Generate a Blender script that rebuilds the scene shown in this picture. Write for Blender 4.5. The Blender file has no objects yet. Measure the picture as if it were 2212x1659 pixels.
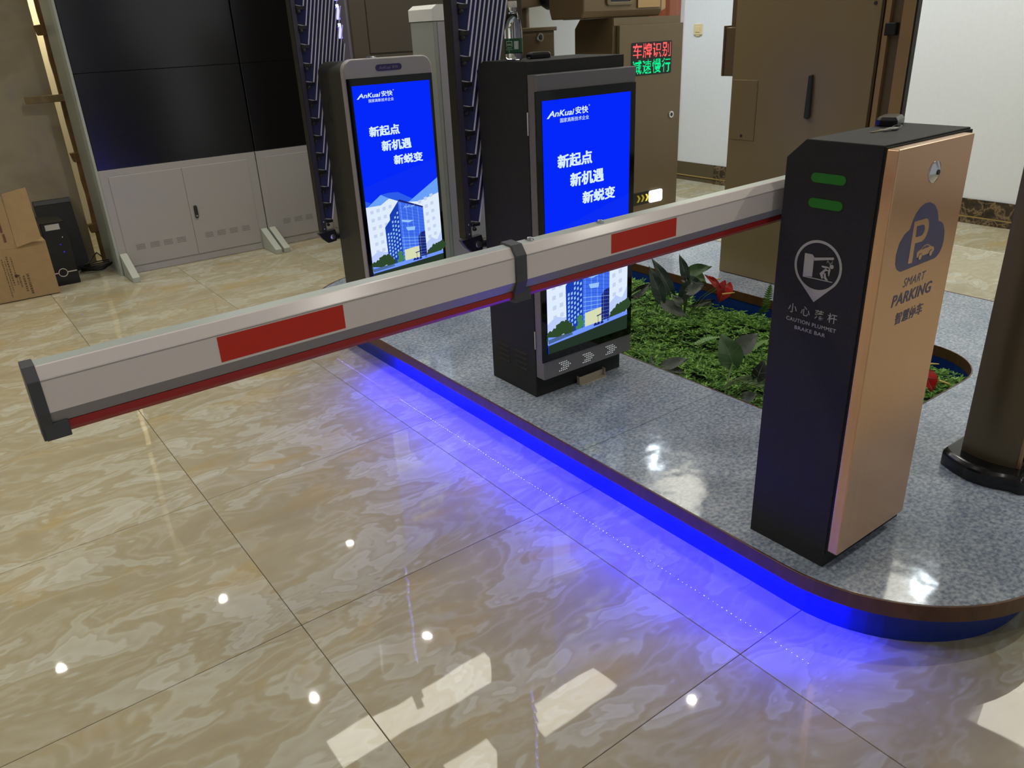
import bpy, bmesh, math, random
import numpy as np
from mathutils import Vector, Matrix
random.seed(7); rng = np.random.default_rng(7)
S = bpy.context.scene; COL = S.collection
PI = math.pi

# ------------------------------------------------------------------ camera, world, exposure, large lights
cam = bpy.data.objects.new('camera', bpy.data.cameras.new('camera')); COL.objects.link(cam)
cam.data.sensor_fit = 'HORIZONTAL'; cam.data.sensor_width = 36.0
cam.data.lens = 36.0*1702.04/2212; cam.data.clip_start = .02
CAMR = ((0.7976747,-0.6015757,-0.0426823),(-0.2805481,-0.3074874,-0.9092548),(0.5338613,0.7372639,-0.4140458))
R0, R1, R2 = [Vector(v) for v in CAMR]
M = Matrix((( R0.x,-R1.x,-R2.x),(R0.y,-R1.y,-R2.y),(R0.z,-R1.z,-R2.z))).to_4x4()
M.translation = Vector((-0.492546,-1.684443,1.426639))
cam.matrix_world = M
S.camera = cam
S.view_settings.view_transform = 'Standard'; S.view_settings.look = 'None'
S.view_settings.exposure = 0.0; S.view_settings.gamma = 1.0; S.view_settings.use_curve_mapping = False
W = bpy.data.worlds.new('world'); S.world = W; W.use_nodes = True
W.node_tree.nodes['Background'].inputs[0].default_value = (.92, .96, 1, 1)
W.node_tree.nodes['Background'].inputs[1].default_value = .30

# ------------------------------------------------------------------ helpers
def srgb(r, g, b):
    f = lambda c: (c/255/12.92) if c/255 <= .04045 else ((c/255+.055)/1.055)**2.4
    return (f(r), f(g), f(b), 1)
MATS = {}
def mat(name, col=(128,128,128), rough=.5, metal=0, spec=.5, coat=0, emit=None, es=1, trans=0, ior=1.5):
    if name in MATS: return MATS[name]
    m = bpy.data.materials.new(name); m.use_nodes = True; MATS[name] = m
    b = m.node_tree.nodes['Principled BSDF']; I = b.inputs
    I['Base Color'].default_value = srgb(*col) if len(col) == 3 else col
    I['Roughness'].default_value = rough; I['Metallic'].default_value = metal
    I['Specular IOR Level'].default_value = spec; I['IOR'].default_value = ior
    I['Coat Weight'].default_value = coat; I['Coat Roughness'].default_value = .05
    I['Transmission Weight'].default_value = trans
    if emit: I['Emission Color'].default_value = srgb(*emit) if len(emit) == 3 else emit; I['Emission Strength'].default_value = es
    return m
def N(m, t, **k):
    n = m.node_tree.nodes.new(t)
    for a, v in k.items(): setattr(n, a, v)
    return n
def L(m, a, b): m.node_tree.links.new(a, b)
def bsdf(m): return m.node_tree.nodes['Principled BSDF']
def ramp(m, stops, interp='LINEAR'):
    r = N(m, 'ShaderNodeValToRGB'); e = r.color_ramp; e.interpolation = interp
    while len(e.elements) < len(stops): e.elements.new(.5)
    for i, (p, c) in enumerate(stops):
        e.elements[i].position = p; e.elements[i].color = srgb(*c) if len(c) == 3 else c
    return r
def speckle(m, scale, amount, stretch=(1,1,1), bump=0, bscale=None):
    """fine value variation of the base colour, plus fine relief"""
    b = bsdf(m); c = tuple(b.inputs['Base Color'].default_value)
    tc = N(m, 'ShaderNodeTexCoord'); mp = N(m, 'ShaderNodeMapping'); mp.inputs['Scale'].default_value = stretch
    L(m, tc.outputs['Object'], mp.inputs[0])
    n = N(m, 'ShaderNodeTexNoise'); n.inputs['Scale'].default_value = scale; n.inputs['Detail'].default_value = 3
    L(m, mp.outputs[0], n.inputs['Vector'])
    r = ramp(m, [(.3, tuple(x*(1-amount) for x in c[:3])+(1,)), (.7, tuple(min(1, x*(1+amount)) for x in c[:3])+(1,))])
    L(m, n.outputs[0], r.inputs[0]); L(m, r.outputs[0], b.inputs['Base Color'])
    if bump:
        n2 = n
        if bscale:
            n2 = N(m, 'ShaderNodeTexNoise'); n2.inputs['Scale'].default_value = bscale; L(m, mp.outputs[0], n2.inputs['Vector'])
        bp = N(m, 'ShaderNodeBump'); bp.inputs['Strength'].default_value = bump; bp.inputs['Distance'].default_value = .002
        L(m, n2.outputs[0], bp.inputs['Height']); L(m, bp.outputs[0], b.inputs['Normal'])
    return m

ORG = {}
def origin(o): return ORG[o.name] if o is not None else Vector((0,0,0))
class MB:
    def __init__(s): s.v = []; s.f = []; s.m = []
    def add(s, vs, fs, mi=0):
        k = len(s.v); s.v += [tuple(p) for p in vs]
        for f in fs: s.f.append(tuple(k+i for i in f)); s.m.append(mi)
        return s
    def box(s, x0, x1, y0, y1, z0, z1, mi=0):
        return s.add([(x,y,z) for z in (z0,z1) for y in (y0,y1) for x in (x0,x1)],
              [(0,2,3,1),(4,5,7,6),(0,1,5,4),(2,6,7,3),(0,4,6,2),(1,3,7,5)], mi)
    def prism(s, poly, axis, lo, hi, mi=0, mcap=None):
        n = len(poly)
        f = {'x': lambda a,b,d: (d,a,b), 'y': lambda a,b,d: (a,d,b), 'z': lambda a,b,d: (a,b,d)}[axis]
        k = len(s.v); s.v += [f(a,b,lo) for a,b in poly] + [f(a,b,hi) for a,b in poly]
        s.f.append(tuple(k+i for i in range(n))[::-1]); s.m.append(mi)
        s.f.append(tuple(k+n+i for i in range(n))); s.m.append(mi if mcap is None else mcap)
        for i in range(n): s.f.append((k+i, k+(i+1)%n, k+n+(i+1)%n, k+n+i)); s.m.append(mi)
        return s
    def ring(s, outer, inner, axis, lo, hi, mi=0):
        n = len(outer)
        f = {'x': lambda a,b,d: (d,a,b), 'y': lambda a,b,d: (a,d,b), 'z': lambda a,b,d: (a,b,d)}[axis]
        k = len(s.v)
        for P, d in ((outer,lo),(inner,lo),(outer,hi),(inner,hi)): s.v += [f(a,b,d) for a,b in P]
        for i in range(n):
            j = (i+1)%n
            for q in ((i,j,n+j,n+i),(2*n+i,3*n+i,3*n+j,2*n+j),(i,2*n+i,2*n+j,j),(n+i,n+j,3*n+j,3*n+i)):
                s.f.append(tuple(k+x for x in q)); s.m.append(mi)
        return s
    def poly(s, pts, mi=0): return s.add(pts, [tuple(range(len(pts)))], mi)
    def tube(s, pts, r, n=8, mi=0, cap=True):
        pts = [Vector(p) for p in pts]; k = len(s.v); rs = r if isinstance(r, (list,tuple)) else [r]*len(pts)
        up = None
        for i, p in enumerate(pts):
            t = (pts[min(i+1,len(pts)-1)]-pts[max(i-1,0)]).normalized()
            if up is None: up = t.orthogonal().normalized()
            up = (up - t*up.dot(t)).normalized(); w = t.cross(up)
            for j in range(n):
                a = 2*PI*j/n; s.v.append(tuple(p+(up*math.cos(a)+w*math.sin(a))*rs[i]))
        for i in range(len(pts)-1):
            for j in range(n):
                s.f.append((k+i*n+j, k+i*n+(j+1)%n, k+(i+1)*n+(j+1)%n, k+(i+1)*n+j)); s.m.append(mi)
        if cap:
            s.f.append(tuple(k+j for j in range(n))[::-1]); s.m.append(mi)
            e = k+(len(pts)-1)*n; s.f.append(tuple(e+j for j in range(n))); s.m.append(mi)
        return s
    def lathe(s, prof, c, axis='z', n=24, mi=0):
        k = len(s.v); c = Vector(c)
        ax = {'z': ((1,0,0),(0,1,0),(0,0,1)), 'y': ((1,0,0),(0,0,1),(0,-1,0)), 'x': ((0,1,0),(0,0,1),(-1,0,0))}[axis]
        A, B, D = [Vector(q) for q in ax]
        for r, h in prof:
            for j in range(n):
                a = 2*PI*j/n; s.v.append(tuple(c+A*(r*math.cos(a))+B*(r*math.sin(a))+D*h))
        for i in range(len(prof)-1):
            for j in range(n):
                s.f.append((k+i*n+j, k+i*n+(j+1)%n, k+(i+1)*n+(j+1)%n, k+(i+1)*n+j)); s.m.append(mi)
        s.f.append(tuple(k+j for j in range(n))[::-1]); s.m.append(mi)
        e = k+(len(prof)-1)*n; s.f.append(tuple(e+j for j in range(n))); s.m.append(mi)
        return s
    def build(s, name, mats, parent=None, bevel=0, seg=2, smooth=False, at=None, recalc=True):
        if not isinstance(mats, (list,tuple)): mats = [mats]
        if parent is not None: o0 = origin(parent)
        elif at is not None: o0 = Vector(at)
        else:
            a = np.array(s.v); o0 = Vector((float((a[:,0].min()+a[:,0].max())/2), float((a[:,1].min()+a[:,1].max())/2), float(a[:,2].min())))
        me = bpy.data.meshes.new(name)
        me.from_pydata([(x-o0.x, y-o0.y, z-o0.z) for x,y,z in s.v], [], s.f)
        for m in mats: me.materials.append(m)
        me.polygons.foreach_set('material_index', s.m)
        if recalc:
            bm = bmesh.new(); bm.from_mesh(me); bmesh.ops.recalc_face_normals(bm, faces=bm.faces); bm.to_mesh(me); bm.free()
        if smooth:
            me.polygons.foreach_set('use_smooth', [True]*len(me.polygons))
            try: me.set_sharp_from_angle(angle=math.radians(40))
            except Exception: pass
        me.update()
        o = bpy.data.objects.new(name, me); COL.objects.link(o)
        ORG[o.name] = o0
        if parent is not None: o.parent = parent
        else: o.location = o0
        if bevel:
            b = o.modifiers.new('bevel', 'BEVEL'); b.width = bevel; b.segments = seg; b.limit_method = 'ANGLE'; b.angle_limit = math.radians(35); b.harden_normals = False
        return o
def thing(name, label, cat, loc, group=None):
    o = bpy.data.objects.new(name, None); COL.objects.link(o); o.location = loc; o.empty_display_size = .1
    ORG[o.name] = Vector(loc); o['label'] = label; o['category'] = cat
    if group: o['group'] = group
    return o
def tag(o, label, cat, group=None):
    o['label'] = label; o['category'] = cat
    if group: o['group'] = group
    return o
def struct(o): o['kind'] = 'structure'; return o
def copy_tree(o, parent=None, delta=None):
    c = o.copy(); COL.objects.link(c); ORG[c.name] = origin(o) + (delta or Vector((0,0,0)))
    if parent is not None: c.parent = parent
    for ch in list(o.children): copy_tree(ch, c, delta)
    return c
def rrect(x0, x1, y0, y1, r, n=8):
    out = []
    for cx, cy, a0 in ((x1-r,y1-r,0),(x0+r,y1-r,90),(x0+r,y0+r,180),(x1-r,y0+r,270)):
        for i in range(n+1):
            a = math.radians(a0+90*i/n); out.append((cx+r*math.cos(a), cy+r*math.sin(a)))
    return out
def circ(cx, cy, r, n=24): return [(cx+r*math.cos(2*PI*i/n), cy+r*math.sin(2*PI*i/n)) for i in range(n)]

_tc = {}
def text_geo(body, bold=0, space=1):
    k = (body, bold, space)
    if k in _tc: return _tc[k]
    cu = bpy.data.curves.new('t', 'FONT'); cu.body = body; cu.size = 1; cu.offset = bold; cu.space_character = space
    cu.fill_mode = 'FRONT'; cu.resolution_u = 3
    o = bpy.data.objects.new('t', cu); COL.objects.link(o)
    dg = bpy.context.evaluated_depsgraph_get(); dg.update()
    me = bpy.data.meshes.new_from_object(o.evaluated_get(dg))
    v = [(p.co.x, p.co.y) for p in me.vertices]; f = [tuple(q.vertices) for q in me.polygons]
    bpy.data.objects.remove(o); bpy.data.curves.remove(cu); bpy.data.meshes.remove(me)
    _tc[k] = (v, f); return _tc[k]
def text(mb, body, P, u0, u1, v0, v1, mi=0, bold=0, shear=0, space=1):
    """letters fitted into the box u0..u1 x v0..v1 of a flat surface P(u,v)"""
    v, f = text_geo(body, min(bold,.012), space)
    if not v: return mb
    a = np.array(v); a[:,0] += shear*a[:,1]
    ex = max(0, bold-.012)
    offs = [(0,0)] if ex <= 0 else [(-ex,-ex*.6),(ex,-ex*.6),(-ex,ex*.6),(ex,ex*.6)]
    lo, hi = a.min(0)-(ex,ex*.6), a.max(0)+(ex,ex*.6)
    e0 = Vector(P(u0,v0)); nn = (Vector(P(u1,v0))-e0).cross(Vector(P(u0,v1))-e0).normalized()
    for k_, (dx, dy) in enumerate(offs):
        pts = [tuple(Vector(q)+nn*(.00006*k_)) for q in (P(u0+(x+dx-lo[0])/(hi[0]-lo[0])*(u1-u0), v0+(y+dy-lo[1])/(hi[1]-lo[1])*(v1-v0)) for x, y in a)]
        mb.add(pts, f, mi)
    return mb

# ------------------------------------------------------------------ materials
def marble_tile():
    m = mat('polished_marble_tile', (170,160,130), .025, 0, .5); b = bsdf(m)
    tc = N(m, 'ShaderNodeTexCoord'); oi = N(m, 'ShaderNodeObjectInfo')
    cb = N(m, 'ShaderNodeVectorMath', operation='SCALE'); cb.inputs[3].default_value = 37
    L(m, oi.outputs['Random'], cb.inputs[0])
    ad = N(m, 'ShaderNodeVectorMath', operation='ADD'); L(m, tc.outputs['Object'], ad.inputs[0]); L(m, cb.outputs[0], ad.inputs[1])
    mp = N(m, 'ShaderNodeMapping'); mp.inputs['Scale'].default_value = (1, 1.9, 1); mp.inputs['Rotation'].default_value = (0,0,.25)
    L(m, ad.outputs[0], mp.inputs[0])
    n1 = N(m, 'ShaderNodeTexNoise'); n1.inputs['Scale'].default_value = 3.0; n1.inputs['Detail'].default_value = 3.5; n1.inputs['Distortion'].default_value = .35; n1.inputs['Roughness'].default_value = .6
    L(m, mp.outputs[0], n1.inputs['Vector'])
    r1 = ramp(m, [(.30,(160,150,122)),(.42,(168,159,131)),(.445,(176,169,146)),(.50,(166,156,126)),(.53,(170,162,136)),(.545,(184,180,160)),(.60,(174,167,144)),(.615,(190,187,170)),(.70,(178,172,150))])
    L(m, n1.outputs[0], r1.inputs[0])
    n2 = N(m, 'ShaderNodeTexNoise'); n2.inputs['Scale'].default_value = 2.6; n2.inputs['Detail'].default_value = 4; n2.inputs['Distortion'].default_value = .5
    ad2 = N(m, 'ShaderNodeVectorMath', operation='ADD'); ad2.inputs[1].default_value = (5,9,2); L(m, mp.outputs[0], ad2.inputs[0]); L(m, ad2.outputs[0], n2.inputs['Vector'])
    r2 = ramp(m, [(.57,(0,0,0)),(.60,(110,110,110)),(.72,(210,210,210))]); L(m, n2.outputs[0], r2.inputs[0])
    mx = N(m, 'ShaderNodeMix', data_type='RGBA'); mx.inputs['B'].default_value = srgb(176,152,96)
    L(m, r2.outputs[0], mx.inputs['Factor']); L(m, r1.outputs[0], mx.inputs['A']); L(m, mx.outputs['Result'], b.inputs['Base Color'])
    bn = N(m, 'ShaderNodeTexNoise'); bn.inputs['Scale'].default_value = 6; bn.inputs['Detail'].default_value = 1; L(m, ad.outputs[0], bn.inputs['Vector'])
    bp = N(m, 'ShaderNodeBump'); bp.inputs['Strength'].default_value = .06; bp.inputs['Distance'].default_value = .01
    L(m, bn.outputs[0], bp.inputs['Height']); L(m, bp.outputs[0], b.inputs['Normal'])
    return m
def granite():
    m = mat('speckled_granite', (140,148,158), .1); b = bsdf(m)
    tc = N(m, 'ShaderNodeTexCoord'); mp = N(m, 'ShaderNodeMapping'); mp.inputs['Scale'].default_value = (1,1.25,1); L(m, tc.outputs['Object'], mp.inputs[0])
    n = N(m, 'ShaderNodeTexNoise'); n.inputs['Scale'].default_value = 80; n.inputs['Detail'].default_value = 4; n.inputs['Roughness'].default_value = .6; L(m, mp.outputs[0], n.inputs['Vector'])
    r = ramp(m, [(.34,(122,134,150)),(.45,(148,159,173)),(.55,(170,178,190)),(.66,(190,196,204))]); L(m, n.outputs[0], r.inputs[0])
    n2 = N(m, 'ShaderNodeTexNoise'); n2.inputs['Scale'].default_value = 5; n2.inputs['Detail'].default_value = 2; L(m, mp.outputs[0], n2.inputs['Vector'])
    mx = N(m, 'ShaderNodeMix', data_type='RGBA', blend_type='MULTIPLY'); mx.inputs['Factor'].default_value = 1
    r2 = ramp(m, [(.3,(220,224,228)),(.7,(255,255,255))]); L(m, n2.outputs[0], r2.inputs[0])
    L(m, r.outputs[0], mx.inputs['A']); L(m, r2.outputs[0], mx.inputs['B']); L(m, mx.outputs['Result'], b.inputs['Base Color'])
    bn = N(m, 'ShaderNodeTexNoise'); bn.inputs['Scale'].default_value = 9; L(m, tc.outputs['Object'], bn.inputs['Vector'])
    bp = N(m, 'ShaderNodeBump'); bp.inputs['Strength'].default_value = .15; bp.inputs['Distance'].default_value = .01
    L(m, bn.outputs[0], bp.inputs['Height']); L(m, bp.outputs[0], b.inputs['Normal'])
    return m
def emperador():
    m = mat('dark_emperador_marble', (60,48,36), .12); b = bsdf(m)
    tc = N(m, 'ShaderNodeTexCoord')
    v = N(m, 'ShaderNodeTexVoronoi', feature='DISTANCE_TO_EDGE'); v.inputs['Scale'].default_value = 13
    n = N(m, 'ShaderNodeTexNoise'); n.inputs['Scale'].default_value = 9; n.inputs['Detail'].default_value = 4
    ad = N(m, 'ShaderNodeMix', data_type='VECTOR'); ad.inputs['Factor'].default_value = .25
    L(m, tc.outputs['Object'], n.inputs['Vector']); L(m, tc.outputs['Object'], ad.inputs['A']); L(m, n.outputs['Color'], ad.inputs['B']); L(m, ad.outputs['Result'], v.inputs['Vector'])
    r = ramp(m, [(0,(132,112,84)),(.05,(96,78,56)),(.14,(58,46,34)),(.4,(40,32,26))]); L(m, v.outputs[0], r.inputs[0])
    L(m, r.outputs[0], b.inputs['Base Color']); return m
def wall_marble():
    m = mat('veined_beige_wall_panel', (150,140,115), .35); b = bsdf(m)
    tc = N(m, 'ShaderNodeTexCoord'); n = N(m, 'ShaderNodeTexNoise'); n.inputs['Scale'].default_value = 3.2; n.inputs['Detail'].default_value = 6; n.inputs['Distortion'].default_value = .8
    L(m, tc.outputs['Object'], n.inputs['Vector'])
    r = ramp(m, [(.3,(150,138,110)),(.5,(166,154,126)),(.7,(156,148,128))]); L(m, n.outputs[0], r.inputs[0]); L(m, r.outputs[0], b.inputs['Base Color']); return m
def wood(name, c0, c1, rough=.45):
    m = mat(name, c0, rough); b = bsdf(m)
    tc = N(m, 'ShaderNodeTexCoord'); mp = N(m, 'ShaderNodeMapping'); mp.inputs['Scale'].default_value = (6,6,1.2); L(m, tc.outputs['Object'], mp.inputs[0])
    n = N(m, 'ShaderNodeTexNoise'); n.inputs['Scale'].default_value = 6; n.inputs['Detail'].default_value = 5; n.inputs['Distortion'].default_value = .6; L(m, mp.outputs[0], n.inputs['Vector'])
    r = ramp(m, [(.3,c0),(.7,c1)]); L(m, n.outputs[0], r.inputs[0]); L(m, r.outputs[0], b.inputs['Base Color']); return m
TILE = marble_tile(); GRAN = granite(); EMP = emperador(); WALLM = wall_marble()
GROUT = mat('tile_grout', (88,76,52), .9)
WHITE = speckle(mat('white_wall_paint', (224,228,233), .6), 40, .015)
CEIL = mat('ceiling_paint', (214,214,212), .8)
RIM = wood('brown_wood_edging', (78,48,30), (98,62,40), .35)
BLUEP = speckle(mat('blue_skirt_paint', (16,48,132), .3), 20, .06)
BLACK = speckle(mat('black_textured_powder_coat', (36,36,38), .62, spec=.35), 420, .25, bump=.5)
BLACKS = mat('black_satin_steel', (34,33,34), .45)
GOLD = speckle(mat('rose_gold_brushed_steel', (226,182,146), .22, .72), 3, .03, (60,60,.5))
GOLDS = mat('rose_gold_edge_steel', (150,116,82), .3, 1)
BRONZE = speckle(mat('bronze_metal', (112,98,76), .34, .5), 4, .04)
BRONZED = mat('bronze_painted_metal', (112,94,70), .35, .4)
BRONZEL = mat('pale_bronze_metal', (178,146,104), .28, .7)
CHROME = mat('chrome', (225,225,230), .12, 1)
ALU = mat('silver_aluminium', (158,154,156), .34, .15)
ALUD = mat('dark_silver_aluminium', (122,119,122), .34, .25)
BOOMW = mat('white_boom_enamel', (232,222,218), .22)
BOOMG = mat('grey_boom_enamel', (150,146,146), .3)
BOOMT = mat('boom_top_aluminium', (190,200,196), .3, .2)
RED = mat('red_reflective_film', (205,44,26), .35)
RUB = mat('red_rubber', (160,36,34), .42)
DGREY = mat('dark_grey_plastic', (72,73,78), .45)
GLASS = mat('black_screen_glass', (6,6,8), .06)
GREEN = mat('green_indicator_window', (20,118,22), .4)
PRINTG = mat('grey_print', (172,170,172), .5)
PRINTB = mat('violet_blue_print', (76,74,112), .3)
SHELL = speckle(mat('dark_grey_kiosk_shell', (52,52,48), .42, spec=.4), 120, .06)
WVW = mat('white_cabinet_enamel', (172,168,168), .3)
WVF = mat('pale_grey_frame', (150,156,146), .4)
VWS = mat('black_matt_display', (12,12,16), .22, spec=.5, ior=1.9)
SEAM = mat('dark_seam', (40,38,36), .8)
NAVY = mat('navy_blade_film', (16,22,84), .4)
BEDGE = mat('pale_blade_edge', (226,224,236), .45)
CARD = speckle(mat('cardboard', (166,138,98), .85), 25, .05)
CARDI = mat('cardboard_print', (104,84,60), .85)
DARKP = mat('dark_brown_panel', (66,58,48), .5)
BLUELITG = mat('grey_panel_blue_lit', (92,88,104), .5)  # grey panel with a violet cast of blue light put into its colour
REDW = wood('red_brown_door_wood', (122,58,36), (146,74,48))
OLDW = wood('rough_raw_wood', (96,72,40), (132,100,58), .8)

def E(name, c, es=1.0): return mat(name, (0,0,0), .5, emit=c, es=es, spec=0)

# ------------------------------------------------------------------ room
floor = MB().box(-4.0, 5.5, -4.8, 6.0, -.05, -.004).build('floor', GROUT, at=(0,0,0)); struct(floor)
tile_me = None
mb = MB()
for i in range(-5, 7):
    for j in range(-6, 8):
        x0, x1, y0, y1 = i*.8, (i+1)*.8, j*.8, (j+1)*.8
        if x1 <= -4 or x0 >= 5.5 or y1 <= -4.8 or y0 >= 6.0: continue
        if tile_me is None:
            t = MB().box(-.3991,.3991,-.3991,.3991,-.0045,0).build('tile', TILE, floor, bevel=.0008, seg=1); tile_me = t.data
        else:
            t = bpy.data.objects.new('tile', tile_me); COL.objects.link(t); t.parent = floor
            bb = t.modifiers.new('bevel','BEVEL'); bb.width = .0008; bb.segments = 1
        t.location = ((x0+x1)/2, (y0+y1)/2, 0); ORG[t.name] = Vector(t.location)
struct(MB().box(-4.0, 5.5, -4.8, 6.0, 2.8, 2.9).build('ceiling', CEIL))
struct(MB().box(5.46, 5.6, -4.8, 6.0, 0, 2.8).build('wall_right', WHITE))
struct(MB().box(-4.0, 5.46, 5.9, 6.05, 0, 2.8).build('wall_far', mat('cream_wall_paint', (222,214,190), .6)))
struct(MB().box(-4.12, -4.0, -4.8, 6.0, 0, 2.8).build('wall_left', WHITE))
struct(MB().box(-4.0, .405, 4.6, 4.64, 0, 2.8).build('wall_back', WALLM))
bbd = MB().box(5.452, 5.4595, -4.8, 3.66, 0, .168).build('baseboard_right', GROUT); struct(bbd)
for k in range(-6, 4):
    y0, y1 = max(-4.8, .78+.8*k-.8), min(3.66, .78+.8*k)
    if y1 <= y0: continue
    MB().box(5.445,5.456,y0+.001,y1-.001,.052,.170).build('baseboard_tile', EMP, bbd, bevel=.002, seg=1)
    MB().box(5.441,5.456,y0+.001,y1-.001,0,.041).build('baseboard_tile', EMP, bbd, bevel=.002, seg=1)
MB().box(5.447,5.456,-4.8,3.66,.042,.051).build('brass_strip', mat('brass_strip', (190,164,104), .35, .6), bbd)
dr = MB().box(5.43,5.458,3.76,4.60,0,2.1).build('door_1', REDW, bevel=.004); struct(dr)
MB().box(5.40,5.459,3.67,3.755,0,2.2).box(5.40,5.459,4.605,4.69,0,2.2).box(5.40,5.459,3.755,4.605,2.105,2.2).build('door_frame', mat('red_brown_door_frame', (150,92,72), .4), dr, bevel=.004)
MB().tube([(5.43,3.85,1.0),(5.38,3.85,1.0),(5.38,3.97,1.0)],.009,8).build('door_handle', CHROME, dr, smooth=True)
sw = thing('wall_switch', 'small cream square wall switch plate on the white wall', 'switch', (5.46,3.455,1.28))
MB().box(5.449,5.4598,3.41,3.505,1.278,1.368).build('plate', mat('cream_plastic',(222,204,160),.4), sw, bevel=.003)
MB().box(5.445,5.450,3.432,3.483,1.30,1.346).build('rocker', mat('cream_plastic',(222,204,160),.4), sw, bevel=.002)
MB().box(5.452,5.4598,3.435,3.48,1.268,1.279).build('lower_clip', mat('cream_plastic',(222,204,160),.4), sw)

# ------------------------------------------------------------------ ceiling lights
DOWNE = 30
def downlight(x, y):
    t = thing('downlight', 'small round recessed ceiling downlight, one of a set partly added for light', 'downlight', (x,y,2.795), 'recessed downlights in the ceiling')
    MB().ring(circ(x,y,.045,20), circ(x,y,.028,20), 'z', 2.787, 2.7995).build('trim_ring', mat('white_plastic',(220,220,218),.4), t)
    MB().prism(circ(x,y,.028,20), 'z', 2.7925, 2.798).build('lamp_disc', E('downlight_glow', (255,248,236), 25), t)
    return t
d0 = None
SPOTS = [(-.62,4.0,.9),(.58,4.0,.9),(1.756,4.03,.8),(.723,2.52,1.7),(1.659,2.55,1.3),(2.72,.85,1.3),(-.75,.5,1.8),(.9,.0,.45),(-1.9,2.5,2.8),(-1.9,.6,2.4),(-.9,-1.6,.9),(.8,-1.8,.5),(2.3,-1.7,1.6),
         (3.9,-2.6,1.6),(4.5,.3,2.1),(4.5,1.6,2.0),(4.5,2.9,2.8),(4.4,4.4,2.6),(3.0,4.9,1.0),(-2.6,4.0,.8),(-2.8,-2.6,.8)]  # first entries come from floor reflections; the rest are unseen, added for light
for x, y, e in SPOTS:
    if d0 is None: d0 = downlight(x, y); bx, by = x, y
    else:
        d = copy_tree(d0, None, Vector((x-bx,y-by,0))); d.location = (x,y,2.795)
    lt = bpy.data.lights.new('spot', 'SPOT'); lt.energy = DOWNE*e; lt.spot_size = math.radians(130); lt.spot_blend = .7
    lt.shadow_soft_size = .025; lt.color = (1,.96,.86) if x < 2.9 else (.78,.90,1)
    lo = bpy.data.objects.new('downlight_lamp', lt); COL.objects.link(lo); lo.location = (x,y,2.785)
def panel_light(x0, x1, y0, y1, label, es=7):
    t = thing('ceiling_panel_light', label, 'ceiling light', ((x0+x1)/2,(y0+y1)/2,2.78))
    MB().ring([(x0-.02,y0-.02),(x1+.02,y0-.02),(x1+.02,y1+.02),(x0-.02,y1+.02)],[(x0,y0),(x1,y0),(x1,y1),(x0,y1)],'z',2.775,2.7995).build('frame', ALU, t)
    MB().box(x0,x1,y0,y1,2.782,2.798).build('diffuser', E('panel_glow', (255,250,232), es), t)
panel_light(.62, 1.90, 1.85, 2.12, 'long flat white light panel in the ceiling over the platform edge')
panel_light(1.76, 2.42, 1.26, 1.50, 'short flat white light panel in the ceiling over the planter')
panel_light(1.12, 1.46, 1.10, 1.48, 'square flat white light panel in the ceiling beside the longest panel')
panel_light(4.0, 4.6, -1.6, 2.6, 'wide unseen light panel added in the ceiling to brighten the white wall', 6)  # unseen panel, added to brighten the right wall
bl = bpy.data.lights.new('back_room_lamp', 'POINT'); bl.energy = 26; bl.color = (1,.88,.6); bl.shadow_soft_size = .12
blo = bpy.data.objects.new('back_room_lamp', bl); COL.objects.link(blo); blo.location = (.75,5.35,1.9)

# ------------------------------------------------------------------ display platform
ZT = .16
XL, XR, Y0, Y1, RR = .983, 3.37, -1.22, 2.40, .45
HX0, HX1, HY0, HY1, HR = 1.67, 2.657, -.535, 1.715, .25
plat = thing('display_platform', 'low display platform with speckled granite top, brown edging and blue skirt', 'platform', ((XL+XR)/2,(Y0+Y1)/2,0))
def arc(cx, cy, r, a0, a1, n=10): return [(cx+r*math.cos(math.radians(a0+(a1-a0)*i/n)), cy+r*math.sin(math.radians(a0+(a1-a0)*i/n))) for i in range(n+1)]
def upart(o, yc, low, h=0):
    xl, xr, y0, y1, r = XL+o, XR-o, Y0+o, Y1-o, RR-o
    hx0, hx1, hy0, hy1, hr = HX0-h, HX1+h, HY0-h, HY1+h, HR+h
    if low:
        return [(xl,yc)] + arc(xl+r,y0+r,r,180,270) + arc(xr-r,y0+r,r,270,360) + [(xr,yc),(hx1,yc)] + arc(hx1-hr,hy0+hr,hr,360,270) + arc(hx0+hr,hy0+hr,hr,270,180) + [(hx0,yc)]
    return [(xr,yc)] + arc(xr-r,y1-r,r,0,90) + arc(xl+r,y1-r,r,90,180) + [(xl,yc),(hx0,yc)] + arc(hx0+hr,hy1-hr,hr,180,90) + arc(hx1-hr,hy1-hr,hr,90,0) + [(hx1,yc)]
o_ = .007
MB().prism(upart(o_,-.0008,True,.004),'z',.138,ZT).build('granite_slab', GRAN, plat, bevel=.0006, seg=1)
MB().prism([(XL+o_,.0008),(HX0-.004,.0008),(HX0-.004,1.1992),(XL+o_,1.1992)],'z',.138,ZT).build('granite_slab', GRAN, plat, bevel=.0006, seg=1)
MB().prism([(HX1+.004,.0008),(XR-o_,.0008),(XR-o_,1.1992),(HX1+.004,1.1992)],'z',.138,ZT).build('granite_slab', GRAN, plat, bevel=.0006, seg=1)
MB().prism(upart(o_,1.2008,False,.004),'z',.138,ZT).build('granite_slab', GRAN, plat, bevel=.0006, seg=1)
MB().prism(upart(.012,.6,True,.01),'z',.120,.137).prism(upart(.012,.6,False,.01),'z',.120,.137).build('deck_board', RIM, plat)
MB().ring(rrect(XL,XR,Y0,Y1,RR,16), rrect(XL+.007,XR-.007,Y0+.007,Y1-.007,RR-.007,16),'z',.118,.1612).build('edging', RIM, plat, bevel=.001, seg=1)
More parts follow.
